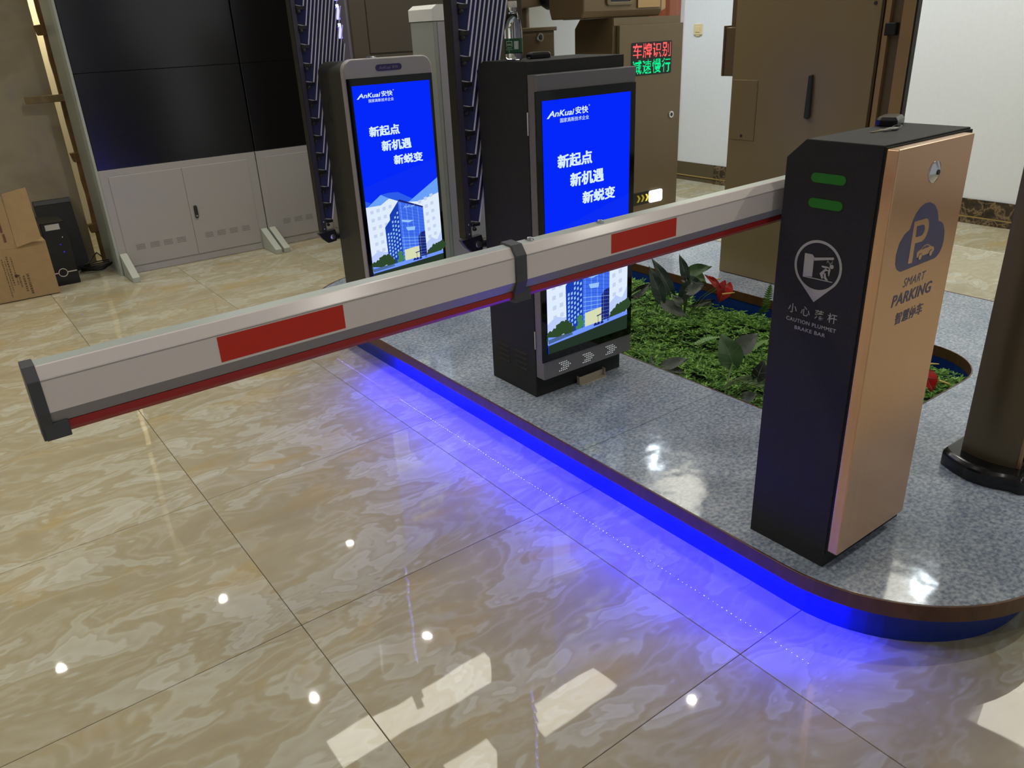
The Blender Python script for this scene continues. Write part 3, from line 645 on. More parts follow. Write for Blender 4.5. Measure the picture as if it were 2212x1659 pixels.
# ------------------------------------------------------------------ folded fence booms behind the kiosks
LEDS = ledmat('fence_led', 5, (.16,.16,1,1)); LEDH = ledmat('fence_led_hot', 9, (.55,.6,1,1))
def fence(label, x0, x1, y0, y1, z0, clip0, pitch, nb, D, Lz, shaft):
    t = thing('folded_fence_boom', label, 'fence boom', ((x0+x1)/2,(y0+y1)/2,z0-.04))
    zt = 2.35
    MB().box(x0,x1,y0,y1,z0,zt).build('main_bar', [mat('black_bar',(24,24,26),.4)], t, bevel=.002)
    MB().box(x0+.003,x1-.003,y0-.002,y0,z0+.005,zt).build('front_strip', mat('grey_bar_strip',(70,66,76),.4), t)
    for dz in (.02,.055): MB().lathe([(.004,0),(.004,.002),(.002,.003)],(x1-.012,y0-.002,z0+dz),'y',10).build('rivet', CHROME, t, smooth=True)
    cx = (x0+x1)/2
    MB().prism([(x0-.028,z0+.004),(x0+.062,z0+.012),(x0+.068,z0-.010),(x0+.064,z0-.045),(x0+.020,z0-.050),(x0-.005,z0-.028)],'y',y0-.012,y0+.012).build('pivot_bracket', BLACKS, t, bevel=.002)
    MB().lathe([(.013,0),(.013,.004),(.008,.006)],(x0+.045,y0-.012,z0-.022),'y',16).build('pivot_bolt', CHROME, t, smooth=True)
    MB().tube([(x0+.05,y0+.004,z0-.022),(x0+.12,y0+.004,z0-.028),(x0+.14,y0+.004,z0-.030)],.018,12).tube([(x0+.125,y0+.02,z0-.029),(x0+.125,shaft,z0-.029)],.016,12).build('pivot_shaft', BLACKS, t, smooth=True)
    xb = x1+D
    MB().box(xb,xb+.022,y0,y0+.035,clip0+Lz,zt).build('outer_bar', mat('black_bar',(24,24,26),.4), t, bevel=.002)
    mb = MB(); z = clip0+Lz+.02; i = 0
    while z < zt-.05:
        mb.box(xb+.002,xb+.018,y0-.004,y0-.0005,z,z+.05,0); mb.box(xb+.004,xb+.016,y0-.005,y0-.0008,z+.05,z+.062,1); z += .078
    mb.build('led_bar', [LEDS, LEDH], t)
    clip_me = blade_me = None
    ca = math.atan2(D-.008, Lz); dirv = Vector((math.sin(ca),0,math.cos(ca))); th = math.radians(24)
    side = Vector((math.cos(ca)*math.cos(th), -math.sin(th), -math.sin(ca)*math.cos(th))); nrm = dirv.cross(side).normalized()
    ln = Lz/math.cos(ca)
    for k in range(nb):
        z = clip0+pitch*k; B = Vector((x1+.006, y0+.010, z+.004))
        if clip_me is None:
            b = MB(); w0, w1, t0 = -.016, .034, .0020
            def q(u, w, h): return tuple(B+dirv*u+side*w+nrm*h)
            b.v = [q(u,w,h) for h in (-t0,t0) for u in (0,ln) for w in (w0,w1)]
            b.f = [(0,1,3,2),(4,6,7,5),(0,4,5,1),(2,3,7,6),(0,2,6,4),(1,5,7,3)]; b.m = [0,0,0,1,0,0]
            for h in (-t0-.0004,t0+.0004):
                e = len(b.v); b.v += [q(0,w1-.0055,h),q(0,w1,h),q(ln,w1,h),q(ln,w1-.0055,h),q(0,w0,h),q(0,w1-.0056,h),q(.003,w1-.0056,h),q(.003,w0,h)]
                b.f += [(e,e+1,e+2,e+3),(e+4,e+5,e+6,e+7)]; b.m += [1,1]
            bo = b.build('blade', [NAVY, BEDGE], t, recalc=False); blade_me = bo.data
            c = MB().box(x1-.002,x1+.034,y0-.010,y0+.016,z-.013,z+.001)
            c.lathe([(.007,0),(.008,.005),(.007,.012),(.004,.014)],(x1+.006,y0-.004,z-.021),'y',12)
            co = c.build('clip', BLACKS, t, bevel=.002, seg=1); clip_me = co.data
        else:
            for me, nm in ((blade_me,'blade'),(clip_me,'clip')):
                o = bpy.data.objects.new(nm, me); COL.objects.link(o); o.parent = t; o.location = (0,0,pitch*k); ORG[o.name] = origin(t)+Vector((0,0,pitch*k))
    return t
fence('nearer raised fence boom of folded navy blades with white edges, by the bottle', 1.066,1.093,.712,.757,.716,.774,.0802,16,.185,.78,.700)
fence('farther raised fence boom of folded navy blades with white edges, beside black video wall', 1.025,1.050,1.921,1.966,.545,.605,.0780,18,.185,.78,1.905)

# ------------------------------------------------------------------ grey post behind kiosk 1
gp = thing('grey_gate_post', 'pale grey square post with rounded cap behind the farther kiosk', 'post', (1.95,2.14,ZT))
MB().box(1.812,2.10,2.03,2.255,ZT,1.462).build('post_body', mat('pale_grey_enamel',(142,146,142),.35), gp, bevel=.004)
MB().box(1.835,2.08,2.027,2.031,ZT+.03,1.458).build('front_panel', mat('pale_lilac_grey',(150,146,154),.35), gp, bevel=.001)
MB().prism([(1.808,1.463),(2.104,1.463),(2.104,1.505)]+arc(2.064,1.500,.038,0,90,6)+[(1.838,1.538),(1.808,1.518)],'y',2.026,2.259).build('cap', mat('white_cap_enamel',(200,200,198),.35), gp, bevel=.012, seg=3, smooth=True)

# ------------------------------------------------------------------ brown cabinet behind
bc_ = thing('brown_back_cabinet', 'tall dark brown cabinet with grey side tinted with painted blue light behind the farther kiosk', 'cabinet', (2.48,3.15,0))
MB().box(1.83,3.13,3.0,3.30,0,2.0).build('body', [DARKP], bc_, bevel=.004)
MB().box(1.815,1.830,3.0,3.22,0,2.0).build('side_panel', BLUELITG, bc_)
for x0, x1, z0, z1 in ((1.84,1.945,.05,1.98),(1.95,2.50,.05,1.295),(1.95,2.50,1.305,1.98),(2.505,3.12,.05,1.98)):
    MB().box(x0,x1,2.992,3.001,z0,z1).build('panel', DARKP, bc_, bevel=.003, seg=1)
# pedestal B
pb = thing('bronze_pedestal', 'small bronze locking pedestal with pole behind the water bottle', 'pedestal', (3.45,3.32,0))
MB().box(3.145,3.577,3.2,3.45,0,1.378).build('box_body', BRONZED, pb, bevel=.004)
MB().box(3.135,3.592,3.185,3.465,1.378,1.405).build('lid', BRONZE, pb, bevel=.004)
MB().box(3.16,3.565,3.195,3.201,.1,1.36).build('front_door', BRONZED, pb, bevel=.002)
MB().ring(circ(3.431,1.337,.030,24), circ(3.431,1.337,.017,24),'y',3.183,3.196).build('lock_ring', CHROME, pb, bevel=.003)
MB().lathe([(.017,0),(.017,.006),(.01,.008)],(3.431,3.192,1.337),'y',16).build('lock_core', BLACKS, pb, smooth=True)
MB().tube([(3.36,3.3,1.405),(3.36,3.3,1.535)],.052,20).build('pole', BRONZE, pb, smooth=True)
MB().prism([(3.14,1.45),(3.22,1.50),(3.30,1.53),(3.50,1.545),(3.52,1.75),(3.14,1.75)],'y',3.2,3.4).build('head_housing', BRONZED, pb, bevel=.01)
MB().lathe([(.03,-.12),(.078,-.08),(.085,-.02),(.06,.03),(.03,.05)],(3.50,3.19,1.60),'x',24).build('camera_hood', mat('black_rubber',(16,16,16),.5), pb, smooth=True)

# ------------------------------------------------------------------ bronze cabinet A with LED display
ca_ = thing('recognition_cabinet', 'bronze cabinet with red and green LED message panel and bronze head unit on top', 'cabinet', (3.72,2.58,0))
MB().prism([(2.405,0),(2.78,0),(2.78,1.383),(2.727,1.441),(2.405,1.441)],'x',3.41,4.04).build('body', [BRONZED], ca_, bevel=.003)
MB().box(3.412,4.038,2.399,2.405,1.395,1.441).build('top_band', BRONZE, ca_)
dA = MB().box(3.440,4.046,2.372,2.400,.05,1.394).build('door', BRONZE, ca_, bevel=.003)
MB().prism([(u,v) for u,v in rrect(3.548,3.936,1.078,1.286,.01,3)],'y',2.3695,2.374).build('message_panel', mat('black_led_panel',(10,10,11),.15), dA)
def dots(body, u0, u1, v0, v1, nx, ny, name, m, pitchfill=.40):
    mb = MB(); w = (u1-u0)/len(body)
    for i, ch in enumerate(body):
        v, f = text_geo(ch, .0)
        a = np.array(v); lo, hi = a.min(0), a.max(0); a = (a-lo)/(hi-lo)
        tris = []
        for q in f:
            for k in range(1, len(q)-1): tris.append((a[q[0]],a[q[k]],a[q[k+1]]))
        T_ = np.array(tris)
        for gy in range(ny):
            for gx in range(nx):
                hit = False
                for ox, oy in ((0,0),(.16,.16),(-.16,-.16)):
                    p = np.array([(gx+.5+ox*.9)/nx, (gy+.5+oy*.9)/ny])
                    d = T_[:,[1,2,0]]-T_; e = p-T_; cr = d[...,0]*e[...,1]-d[...,1]*e[...,0]
                    if np.any(np.all(cr >= 0, axis=1) | np.all(cr <= 0, axis=1)): hit = True; break
                if hit:
                    x, z = u0+w*(i+.06)+w*.88*(gx+.5)/nx, v0+(v1-v0)*(gy+.5)/ny
                    hx, hz = w*.88/nx*pitchfill, (v1-v0)/ny*pitchfill
                    mb.add([(x-hx,2.3690,z-hz),(x+hx,2.3690,z-hz),(x+hx,2.3690,z+hz),(x-hx,2.3690,z+hz)],[(0,1,2,3)])
    o = mb.build(name, m, dA); return o
dots('车牌识别',3.556,3.930,1.188,1.278,15,15,'red_message',ledmat('led_red',1.6,(1,.10,.10,1)),.44)['kind'] = 'stuff'
dots('减速慢行',3.556,3.930,1.088,1.176,15,15,'green_message',ledmat('led_green',1.2,(.0,1,.32,1)),.44)['kind'] = 'stuff'
MB().box(3.50,3.884,2.369,2.374,.202,.292).build('arrow_panel', mat('black_led_panel',(10,10,11),.15), dA, bevel=.004)
MB().prism(rrect(3.752,3.884,.2035,.2885,.015,4),'y',2.362,2.3695).build('lamp_window', E('lamp_white',(255,255,250),4.5), dA)
for u, es in ((3.63,.35),(3.672,.4),(3.715,1.0)):
    MB().prism([(u,.272),(u+.014,.272),(u+.033,.248),(u+.014,.222),(u,.222),(u+.017,.248)],'y',2.366,2.3692).build('chevron', E('chevron_yellow_%d'%int(es*100),(246,228,70),es), dA)
for x, z, r in ((3.952,.800,.024),): 
    MB().ring(circ(x,z,r,24), circ(x,z,.012,24),'y',2.362,2.373).build('lock', CHROME, dA, bevel=.003)
    MB().lathe([(.012,0),(.012,.004),(.006,.006)],(x,2.370,z),'y',14).build('lock_core', BLACKS, dA, smooth=True)
hd = MB().prism([(2.44,1.445),(2.74,1.445),(2.76,1.50),(2.76,1.80),(2.42,1.80),(2.42,1.485)],'x',3.17,3.88).build('head_housing', BRONZED, ca_, bevel=.008)
MB().box(3.24,3.80,2.46,2.70,1.4415,1.447).build('mounting_foot', BRONZED, hd)
MB().ring(rrect(3.36,3.60,1.515,1.72,.02,4), rrect(3.39,3.57,1.535,1.70,.012,4),'y',2.405,2.42).build('window_bezel', BRONZE, hd, bevel=.003)
MB().box(3.385,3.575,2.412,2.42,1.53,1.705).build('dark_window', GLASS, hd)
MB().box(3.64,3.85,2.409,2.42,1.495,1.74).build('steel_plate', BRONZEL, hd, bevel=.003)
MB().prism([(3.88,1.47),(3.925,1.485),(3.925,1.80),(3.88,1.80)],'y',2.43,2.74).build('side_cheek', BRONZEL, hd, bevel=.004)

# ------------------------------------------------------------------ big bronze cabinet C
cc = thing('tall_bronze_cabinet', 'tall wide bronze cabinet with long black handle and small hatch', 'cabinet', (3.05,.55,ZT))
MB().box(2.884,3.12,.255,.998,ZT,2.0).build('body', BRONZED, cc, bevel=.003)
dC = MB().box(2.876,2.8845,.262,.995,ZT+.004,1.995).build('door', mat('bronze_door_paint',(146,126,92),.3,.3), cc, bevel=.002)
MB().box(2.90,3.1,.999,1.040,1.37,2.0).box(2.885,3.1,.999,1.062,1.15,1.372).box(2.878,3.1,1.058,1.068,1.150,1.38).build('side_box', BRONZED, cc, bevel=.003)
MB().box(2.8730,2.8765,.838,.983,.855,1.136).build('hatch', mat('bronze_hatch_paint',(140,120,88),.3,.3), cc, bevel=.0012)
MB().lathe([(.007,0),(.007,.002),(.003,.002)],(2.873,.913,.875),'x',12).build('hatch_screw', SEAM, cc)
MB().prism([(.558,1.165),(.540,1.168),(.535,.985),(.545,.975),(.562,.980)],'x',2.858,2.876).build('handle', mat('black_handle',(44,46,46),.4), cc, bevel=.005, seg=3)
MB().lathe([(.0075,0),(.0075,.002),(.003,.002)],(2.876,.2893,1.446),'x',12).build('door_screw', SEAM, cc)
MB().box(2.878,2.90,.2205,.2450,ZT,2.0).build('edge_strip', BRONZEL, cc, bevel=.002)
MB().box(2.895,2.93,.17,.254,ZT,2.0).build('rear_post', BRONZED, cc, bevel=.002)
MB().box(2.878,2.90,.120,.1715,ZT,2.0).build('frame_strip', BRONZEL, cc, bevel=.002)
MB().box(2.886,2.915,.1140,.1200,ZT,2.0).build('black_seal', mat('black_seal',(38,32,32),.5), cc)
MB().box(2.868,2.90,.186,.232,1.322,1.370).build('latch_block', mat('black_rubber',(16,16,16),.5), cc, bevel=.003)

# ------------------------------------------------------------------ bronze column, right edge
co = thing('bronze_camera_column', 'bronze column on a black base at the right edge', 'column', (1.86,-.89,ZT))
bo = [(1.755,-.776)]+[(1.755-.040*math.sin(PI*i/10), -.776-.225*i/10) for i in range(1,10)]+[(1.742,-1.003),(1.765,-1.02),(2.06,-1.02),(2.075,-1.0),(2.075,-.79),(2.06,-.772),(1.77,-.770)]
ti = [((x-1.9)*.93+1.9, (y+.895)*.94-.895) for x,y in bo]
mb = MB(); n = len(bo)
mb.v = [(x,y,ZT) for x,y in bo]+[(x,y,.200) for x,y in bo]+[(x,y,.212) for x,y in ti]
mb.f = [tuple(range(n))[::-1]]+[(i,(i+1)%n,n+(i+1)%n,n+i) for i in range(n)]+[(n+i,n+(i+1)%n,2*n+(i+1)%n,2*n+i) for i in range(n)]+[tuple(range(2*n,3*n))]; mb.m = [0]*len(mb.f)
mb.build('base', mat('black_gloss_base',(22,22,24),.18), co, bevel=.004, seg=2, smooth=True)
fr_ = [(1.790-.016*math.sin(PI*i/10), -.812-.150*i/10) for i in range(11)]
MB().prism(fr_+[(1.792,-.966),(1.80,-.970),(2.03,-.970),(2.03,-.812)],'z',.210,1.62).build('column_body', BRONZE, co, bevel=.002, smooth=True)
MB().box(1.790,1.802,-.974,-.964,.212,1.62).build('corner_trim', BRONZEL, co, bevel=.002)
MB().box(1.812,2.02,-.976,-.969,.23,1.60).build('side_glass', GLASS, co, bevel=.001)

# ------------------------------------------------------------------ video wall
vw = thing('video_wall', 'black multi-panel video wall on white base cabinets', 'video wall', (1.5,4.27,0))
VX, VY = .460, 4.04
for k in range(2):
    x0 = VX+.003+1.037*k; x1 = x0+1.031
    MB().box(x0,x1,VY,VY+.44,0,.690).build('base_cabinet', WVW, vw, bevel=.003)
    for a, b in ((.515,.9735),(.9755,1.4300)):
        a += 1.037*k; b += 1.037*k
        d = MB().box(a,b,VY-.006,VY+.001,.053,.645).build('door', WVW, vw, bevel=.001, seg=1)
        first = a < x0+.2
        cols = ((.582,.64),(.672,.733),(.761,.819),(.849,.91)) if first else ((1.045,1.10),(1.129,1.188),(1.218,1.275),(1.309,1.365))
        for va, vb in cols:
            va += 1.037*k; vb += 1.037*k
            g = MB()
            for i in range(7):
                for j in range(4): g.add([(va+(vb-va)*(i+.15)/7,VY-.0066,.155+.010*j),(va+(vb-va)*(i+.75)/7,VY-.0066,.155+.010*j),(va+(vb-va)*(i+.75)/7,VY-.0066,.1605+.010*j),(va+(vb-va)*(i+.15)/7,VY-.0066,.1605+.010*j)],[(0,1,2,3)])
            g.build('vent', mat('vent_hole',(112,108,106),.7), d)
        if not first:
            MB().prism(stadium(.300,.388,0,.024),'x',0,1).v
            h = MB().prism([(z2, z1) for z1, z2 in [(u, 1.0005+1.037*k+v) for u, v in stadium(.300,.388,0,.024)]],'y',VY-.016,VY-.005).build('handle', mat('black_handle',(20,20,22),.4), d, bevel=.003)
            MB().lathe([(.006,0),(.006,.003),(.003,.004)],(1.0125+1.037*k,VY-.016,.318),'y',12).build('lock_core', CHROME, h)
    for xa in (x0+.005, x1-.052):
        MB().prism([(VY,0),(VY-.245,0),(VY-.245,.034),(VY,.148)],'x',xa,xa+.047).build('foot', mat('pale_foot_enamel',(176,180,170),.45), vw, bevel=.003)
    for r in range(3):
        MB().box(x0+.004,x1+.0005,VY-.002,VY+.08,.6925+.579*r,.6925+.579*r+.577).build('screen_panel', VWS, vw, bevel=.0015, seg=1)
MB().box(VX-.012,VX+.003,VY-.004,VY+.10,0,2.45).build('edge_frame', mat('pale_edge_frame',(170,176,170),.4), vw)
MB().box(VX-.009,VX,VY+.10,VY+.44,0,2.45).build('side_panel', WVF, vw)
MB().box(VX+.003,VX+2.07,VY+.085,VY+.43,.694,2.43).build('rear_housing', DGREY, vw)

# ------------------------------------------------------------------ left corner things
ps = thing('wooden_stud', 'rough wooden stud with a short cross batten beside the video wall', 'timber', (.445,4.55,0))
pts = []
for i in range(26):
    z = 2.4*i/25; pts.append((.457+.002*math.sin(i*1.7)+.002*random.random(), 4.555, z))
mb = MB(); k = 0
for i, (x,y,z) in enumerate(pts):
    w = .020+.001*math.sin(i*2.3)+.0015*random.random()
    mb.v += [(x-w,y-.018,z),(x+w,y-.018,z),(x+w,y+.02,z),(x-w,y+.02,z)]
for i in range(25):
    for j in range(4): mb.f.append((i*4+j,i*4+(j+1)%4,i*4+4+(j+1)%4,i*4+4+j)); mb.m.append(0)
mb.f += [(3,2,1,0),(100,101,102,103)]; mb.m += [0,0]
mb.build('post', OLDW, ps)
for z, dx, s in ((1.527,-.015,1),(.735,.0,1.2),(.25,-.01,1)):
    MB().prism([(.428+dx-.018*s,z+.028),(.465+dx,z+.034),(.475+dx,z-.01),(.470+dx+.012*s,z-.03),(.43+dx-.01,z-.032)],'y',4.528,4.575).build('wood_lump', OLDW, ps, bevel=.004)
MB().box(.228,.478,4.505,4.538,1.095,1.140).build('cross_batten', wood('pale_batten_wood',(120,104,72),(140,122,88),.8), ps, bevel=.004)

bx = thing('cardboard_box', 'open cardboard carton with raised flaps and printed marks', 'box', (-.25,3.98,0))
MB().box(-.56,.056,3.922,4.06,.004,.340).build('box_body', CARD, bx, bevel=.002)
MB().add([(-.56,3.921,.333),(-.105,3.921,.322),(-.105,3.935,.645),(-.56,3.94,.63),(-.56,3.926,.333),(-.105,3.926,.322),(-.105,3.940,.645),(-.56,3.945,.63)],[(0,1,2,3),(7,6,5,4),(0,4,5,1),(1,5,6,2),(2,6,7,3),(3,7,4,0)]).build('flap', CARD, bx)
MB().add([(-.104,3.915,.326),(.037,3.900,.360),(.034,3.94,.664),(-.098,3.945,.641),(-.104,3.919,.326),(.037,3.904,.360),(.034,3.944,.664),(-.098,3.949,.641)],[(0,1,2,3),(7,6,5,4),(0,4,5,1),(1,5,6,2),(2,6,7,3),(3,7,4,0)]).build('flap', CARD, bx)
mb = MB()
def pr(x0,x1,z0,z1): mb.add([(x0,3.9215,z0),(x1,3.9215,z0),(x1,3.9215,z1),(x0,3.9215,z1)],[(0,1,2,3)])
for cx, z0, z1, w in ((-.205,.03,.27,.006),(-.19,.06,.25,.005),(-.178,.10,.28,.009),(-.155,.10,.27,.006),(-.142,.08,.16,.010),(-.120,.05,.15,.012),(-.098,.03,.155,.014)):
    z = z0
    while z < z1:
        h = random.uniform(.004,.012); pr(cx+random.uniform(-.001,.001), cx+w, z, z+h); z += h+random.uniform(.002,.006)
mb.poly([(p[0],3.9215,p[1]) for p in circ(-.150,.155,.011,14)])
mb.build('carton_print', CARDI, bx)
mb = MB()
for x0, x1, z0, z1 in ((-.163,-.150,.425,.50),(-.158,-.146,.365,.415),(-.185,-.178,.43,.50)):
    y_ = 3.9205+ (z0-.33)*.046
    mb.add([(x0,y_-.0012,z0),(x1,y_-.0012,z0),(x1,y_+(z1-z0)*.046-.0012,z1),(x0,y_+(z1-z0)*.046-.0012,z1)],[(0,1,2,3)])
mb.build('flap_print', mat('brown_flap_print',(112,72,58),.85), bx)

pc = thing('tower_computer', 'black glossy tower computer with silver ring behind the carton', 'computer', (.14,4.28,0))
MB().box(.066,.206,4.10,4.405,.0,.405).build('case', mat('black_case',(26,26,28),.35), pc, bevel=.004)
fr1 = MB().box(.064,.208,4.09,4.102,.002,.409).build('front_panel', mat('black_gloss_front',(10,10,16),.12), pc, bevel=.004)
MB().box(.090,.172,4.0885,4.0905,.362,.398).build('paper_label', mat('paper_label',(196,194,190),.6), fr1)
MB().ring(circ(.120,.085,.029,28), circ(.120,.085,.022,28),'y',4.085,4.091).build('silver_ring', CHROME, fr1, bevel=.002)
MB().box(.148,.203,4.086,4.0905,.082,.089).box(.066,.092,4.086,4.0905,.082,.089).build('silver_bar', CHROME, fr1)
MB().prism(circ(.150,.265,.003,10),'y',4.0885,4.0905).prism(circ(.160,.215,.0035,10),'y',4.0885,4.0905).build('power_light', E('pc_led',(40,30,255),2), fr1)
MB().prism(circ(.172,.31,.002,10),'y',4.0885,4.0905).build('drive_light', E('pc_led_white',(220,230,255),1), fr1)
fpn = thing('flat_black_panel', 'flat black panel leaning on the wall beside the tower computer', 'panel', (.24,4.5,0))
MB().add([(.11,4.44,.03),(.335,4.44,.03),(.335,4.565,.47),(.11,4.565,.47),(.11,4.462,.03),(.335,4.462,.03),(.335,4.595,.47),(.11,4.595,.47)],[(0,1,2,3),(7,6,5,4),(0,4,5,1),(1,5,6,2),(2,6,7,3),(3,7,4,0)]).build('panel_board', mat('black_board',(24,24,24),.4), fpn, bevel=.003)
MB().add([(.11,4.555,.45),(.337,4.555,.45),(.337,4.567,.475),(.11,4.567,.475),(.11,4.595,.45),(.337,4.595,.45),(.337,4.60,.475),(.11,4.60,.475)],[(0,1,2,3),(7,6,5,4),(0,4,5,1),(1,5,6,2),(2,6,7,3),(3,7,4,0)]).build('panel_rim', BLACKS, fpn)
MB().box(.11,.335,4.425,4.478,0,.032).build('panel_base', BLACKS, fpn)
mb = MB()
for i in range(4):
    cx, cy, rx, ry, z = .345+.012*i, 4.36-.012*i, .075+.012*i, .05+.010*i, .006+.010*i
    mb.tube([(cx+rx*math.cos(a)+.008*math.sin(3*a+i), cy+ry*math.sin(a), z+.004*math.sin(2*a+i)+.006*i*(.5+.5*math.cos(a))) for a in [2*PI*j/28 for j in range(29)]],.0045,6)
mb.tube([(.25,4.33,.01),(.33,4.42,.05),(.40,4.48,.09),(.43,4.50,.05)],.0045,6)
tag(mb.build('cable_coil', mat('black_cable',(16,16,17),.5), smooth=True), 'coil of black cable on the floor beside the video wall', 'cable')

# ------------------------------------------------------------------ planting
def grass():
    m = mat('artificial_grass', (70,112,34), .5, spec=.25); b = bsdf(m)
    g = N(m, 'ShaderNodeNewGeometry'); r = ramp(m, [(0,(50,92,30)),(.45,(88,134,48)),(.8,(122,166,68)),(1,(140,180,92))]); L(m, g.outputs['Random Per Island'], r.inputs[0])
    L(m, r.outputs[0], b.inputs['Base Color'])
    V = []; F = []
    def inside(x, y):
        dx = max(HX0+HR-x, 0, x-(HX1-HR)); dy = max(HY0+HR-y, 0, y-(HY1-HR)); return math.hypot(dx,dy) < HR-.02
    n = 0
    step = .021
    ys = np.arange(HY0+.02, HY1-.01, step); xs = np.arange(HX0+.015, HX1-.01, step)
    for y in ys:
        for x in xs:
            px, py = x+rng.uniform(-.011,.011), y+rng.uniform(-.011,.011)
            if not inside(px,py): continue
            hz = .082+.030*math.sin(px*9+1.3)*math.cos(py*8)+rng.uniform(-.018,.022)
            if px > HX1-.12: hz -= .028
            nl = rng.integers(6,9); a0 = rng.uniform(0,6.28); tilt = rng.uniform(-.5,.5,2)
            for k in range(nl):
                a = a0+k*6.28/nl+rng.uniform(-.2,.2); ln = rng.uniform(.017,.031); el = rng.uniform(.1,.8)
                dx, dy = math.cos(a), math.sin(a); w = .0046
                bx_, by_, bz_ = px, py, hz
                mx_, my_, mz_ = px+dx*ln*.55, py+dy*ln*.55, hz+ln*el*.5+tilt[0]*dx*ln*.4
                ex, ey, ez = px+dx*ln, py+dy*ln, hz+ln*el*.55+tilt[0]*dx*ln*.8
                V += [(bx_,by_,bz_),(mx_-dy*w,my_+dx*w,mz_),(ex,ey,ez),(mx_+dy*w,my_-dx*w,mz_)]; F.append((n,n+1,n+2,n+3)); n += 4
            if rng.random() < .5:
                V += [(px-.002,py,.025),(px+.002,py,.025),(px,py+.001,hz)]; F.append((n,n+1,n+2)); n += 3
    me = bpy.data.meshes.new('ground_cover'); me.from_pydata(V,[],F); me.materials.append(m)
    o = bpy.data.objects.new('ground_cover', me); COL.objects.link(o); o['kind'] = 'stuff'
    return tag(o, 'bed of short green artificial ground cover filling the planter', 'grass')
grass()
LM = {'d': mat('dark_leaf',(44,60,50),.4), 'g': mat('green_leaf',(54,86,40),.45), 'l': mat('pale_green_leaf',(88,112,64),.5), 'y': mat('grey_leaf',(96,102,94),.6), 'k': mat('blackish_leaf',(20,28,22),.45)}  # one even colour for each leaf tone
VEIN = mat('leaf_vein',(96,112,84),.5)
def leaf(parent, B, T_, w, m, fold=.35, curl=.18, flip=1, hint=(-.5,-.62,.6), seglobe=True):
    B, T_ = Vector(B), Vector(T_); d = T_-B; ln = d.length; d.normalize(); n = Vector(hint); n = (n-d*n.dot(d)).normalized(); s = d.cross(n)
    rows = [(-.17,.20,.36),(-.10,.10,.56),(0,0,.78),(.12,0,.96),(.26,0,1.0),(.42,0,.92),(.58,0,.74),(.74,0,.50),(.87,0,.25),(.95,0,.10),(1,0,.01)]
    V = []; F = []
    for t, inner, hw in rows:
        for j in (-1,-.5,0,.5,1):
            a = abs(j)
            off = (inner+(hw-inner)*a)*(w/2)*(1 if j >= 0 else -1) if (inner > 0 and j != 0) else j*hw*w/2
            tt = t if not (inner > 0 and j == 0) else 0.0
            z = fold*abs(off) - curl*ln*(tt-.4)**2 + .004*math.sin(9*tt+3*j)
            V.append(tuple(B+d*(tt*ln)+s*off+n*z*flip))
    for i in range(len(rows)-1):
        for j in range(4): F.append((i*5+j,i*5+j+1,(i+1)*5+j+1,(i+1)*5+j))
    mb = MB(); mb.add(V,F,0)
    for i in range(2, len(rows)-2):
        c0, c1 = Vector(V[i*5+2])+n*.0012, Vector(V[(i+1)*5+2])+n*.0012
        mb.add([tuple(c0-s*.0011),tuple(c0+s*.0011),tuple(c1+s*.0009),tuple(c1-s*.0009)],[(0,1,2,3)],1)
        if i%2 == 0:
            for q, e in ((1,0),(3,4)):
                p0 = c0; p1 = (Vector(V[(i+1)*5+e])*.75+Vector(V[(i+1)*5+q])*.25)+n*.0012
                mb.add([tuple(p0),tuple(p1),tuple(p1+d*.0012),tuple(p0+d*.0016)],[(0,1,2,3)],1)
    return mb.build('leaf', [LM[m] if isinstance(m,str) else m, VEIN], parent, smooth=True, recalc=False)
def stems(parent, root, ends, r=.0022, m=None, name='stem'):
    for e in ends:
        a, b = Vector(root), Vector(e); mid = (a+b)/2+Vector((0,0,.35*(b-a).length*.4)); 
        MB().tube([a,(a*.6+mid*.4)+Vector((0,0,.01)),mid,(mid*.4+b*.6)+Vector((0,0,.004)),b],r,6).build(name, m or mat('green_stem',(84,104,56),.5), parent, smooth=True)
def plant(name, label, root, leaves, cat='plant'):
    t = thing(name, label, cat, root)
    for B, T_, w, m in leaves: leaf(t, B, T_, w, m)
    stems(t, root, [l[0] for l in leaves]); return t
plant('broadleaf_plant','plant with two long dark upright leaves beside the nearer kiosk',(2.27,.90,.03),
  [((2.221,.809,.200),(2.217,.887,.349),.066,'d'),((2.319,.840,.210),(2.293,.942,.362),.062,'d'),((2.285,1.05,.14),(2.365,1.001,.209),.05,'k')])
an = plant('anthurium_plant','anthurium with grey leaves and red flowers by the far planter edge',(2.38,.80,.03),
  [((2.385,.800,.270),(2.386,.849,.379),.048,'d'),((2.440,.829,.280),(2.516,.754,.310),.062,'g'),((2.506,.858,.260),(2.538,.796,.209),.048,'l'),((2.322,.730,.230),(2.378,.678,.259),.055,'y'),
   ((2.407,.827,.250),(2.467,.746,.226),.052,'d'),((2.382,.769,.240),(2.325,.791,.147),.070,'d'),((2.249,.819,.170),(2.316,.710,.099),.062,'y'),((2.288,.742,.170),(2.272,.782,.211),.044,'y'),((2.535,.761,.12),(2.453,.848,.093),.035,'k')])
SPATHE = mat('red_spathe',(176,16,14),.3); SPAD = mat('yellow_spadix',(206,178,96),.5)
def flower(parent, B, T_, w, s0, s1, flip=1):
    leaf(parent, B, T_, w, SPATHE, fold=.5, curl=.3, flip=flip).name = 'spathe'
    s0, s1 = Vector(s0), Vector(s1); MB().tube([s0,s0*.5+s1*.5,s1],[.004,.0036,.002],8).build('spadix', SPAD, parent, smooth=True)
flower(an,(2.384,.603,.270),(2.358,.663,.324),.034,(2.475,.698,.260),(2.496,.674,.270))
flower(an,(2.488,.636,.25),(2.449,.642,.163),.075,(2.44,.62,.215),(2.475,.575,.225))
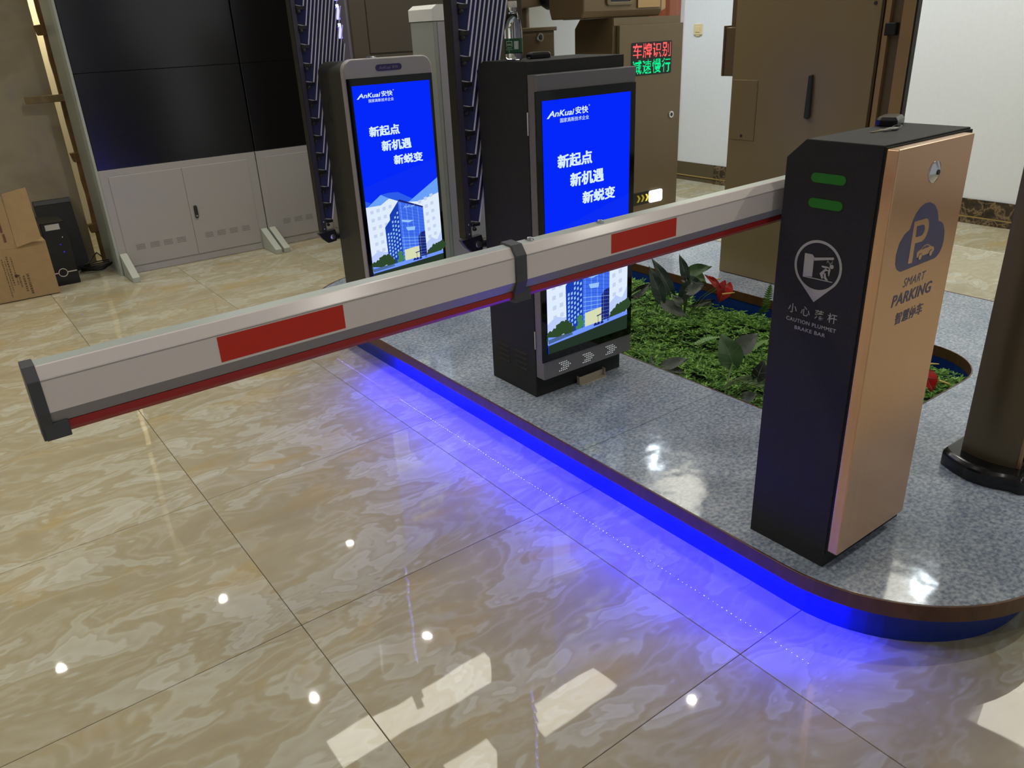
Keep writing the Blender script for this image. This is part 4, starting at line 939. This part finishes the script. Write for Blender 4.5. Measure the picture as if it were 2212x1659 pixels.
stems(an,(2.38,.80,.03),[(2.384,.603,.27),(2.488,.636,.25)])
rp = plant('rubber_leaf_plant','plant with large veined green leaf and trailing stems beside the barrier gate',(1.77,.055,.03),
  [((1.934,.147,.150),(1.940,.217,.261),.105,'g'),((2.070,.224,.150),(2.137,.180,.217),.080,'y'),((1.848,-.035,.170),(1.885,-.036,.238),.056,'k'),((1.907,-.018,.130),(1.856,.061,.138),.046,'l'),((1.682,-.103,.165),(1.722,-.137,.178),.042,'y')])
stems(rp,(1.765,.06,.12),[(1.89,-.0,.15),(1.90,-.02,.145),(1.895,-.04,.135),(1.93,.01,.14),(1.88,-.05,.12)],.0018)
plant('low_leaf_plant','low plant with two grey leaves at the near planter rim',(1.72,.32,.03),[((1.699,.299,.160),(1.777,.238,.190),.046,'y'),((1.731,.309,.145),(1.775,.245,.118),.032,'y'),((1.70,.36,.14),(1.73,.40,.17),.03,'g')])
ra = plant('red_anthurium','red anthurium with yellow spadix in the right end of planter',(2.36,-.36,.03),[((2.40,-.33,.14),(2.47,-.28,.19),.06,'d'),((2.30,-.30,.13),(2.24,-.24,.19),.05,'g')])
flower(ra,(2.335,-.425,.175),(2.315,-.475,.115),.060,(2.325,-.485,.165),(2.315,-.53,.168))
flower(ra,(2.41,-.36,.18),(2.36,-.33,.20),.05,(2.41,-.385,.178),(2.455,-.415,.172))
stems(ra,(2.36,-.36,.03),[(2.335,-.425,.175),(2.41,-.36,.18)])
FERN = mat('fern_frond',(104,142,74),.5)
def fern(label, fronds):
    t = thing('fern', label, 'fern', (fronds[0][0][0],fronds[0][0][1],.03))
    for a, b in fronds:
        a, b = Vector(a), Vector(b); d = b-a; ln = d.length; side_ = d.cross(Vector((0,0,1))).normalized() if abs(d.normalized().z) < .9 else Vector((.6,-.8,0))
        mb = MB(); mb.tube([(a.x,a.y,.03),tuple(a),tuple(a+d*.5+Vector((0,0,.012))),tuple(b)],.0014,5)
        nn = 14
        for i in range(1, nn):
            u = i/nn; p = a+d*u+Vector((0,0,.012*math.sin(PI*u))); w = .020*math.sin(PI*min(1,.25+.75*u))+.003
            for sg in (-1,1):
                e = p+side_*sg*w+d.normalized()*.008; q = d.normalized()*.0055
                mb.add([tuple(p-q),tuple(p*.4+e*.6-q*.8),tuple(e),tuple(p*.4+e*.6+q*.8),tuple(p+q)],[(0,1,2,3,4)])
        mb.build('frond', FERN, t, recalc=False)
fern('light green fern frond arching over the ground cover beside the barrier gate', [((2.085,.215,.115),(2.19,.165,.178)),((2.05,.45,.11),(2.18,.40,.125))])
fern('light green fern standing against the far planter wall', [((2.62,.50,.10),(2.60,.468,.262)),((2.60,.52,.09),(2.57,.45,.17)),((2.58,.42,.09),(2.62,.36,.16))])
fern('bright green grassy fern beside the nearer kiosk', [((2.12,1.02,.10),(2.21,.92,.17)),((2.16,1.05,.10),(2.25,.97,.20)),((2.10,.96,.09),(2.19,.88,.14))])
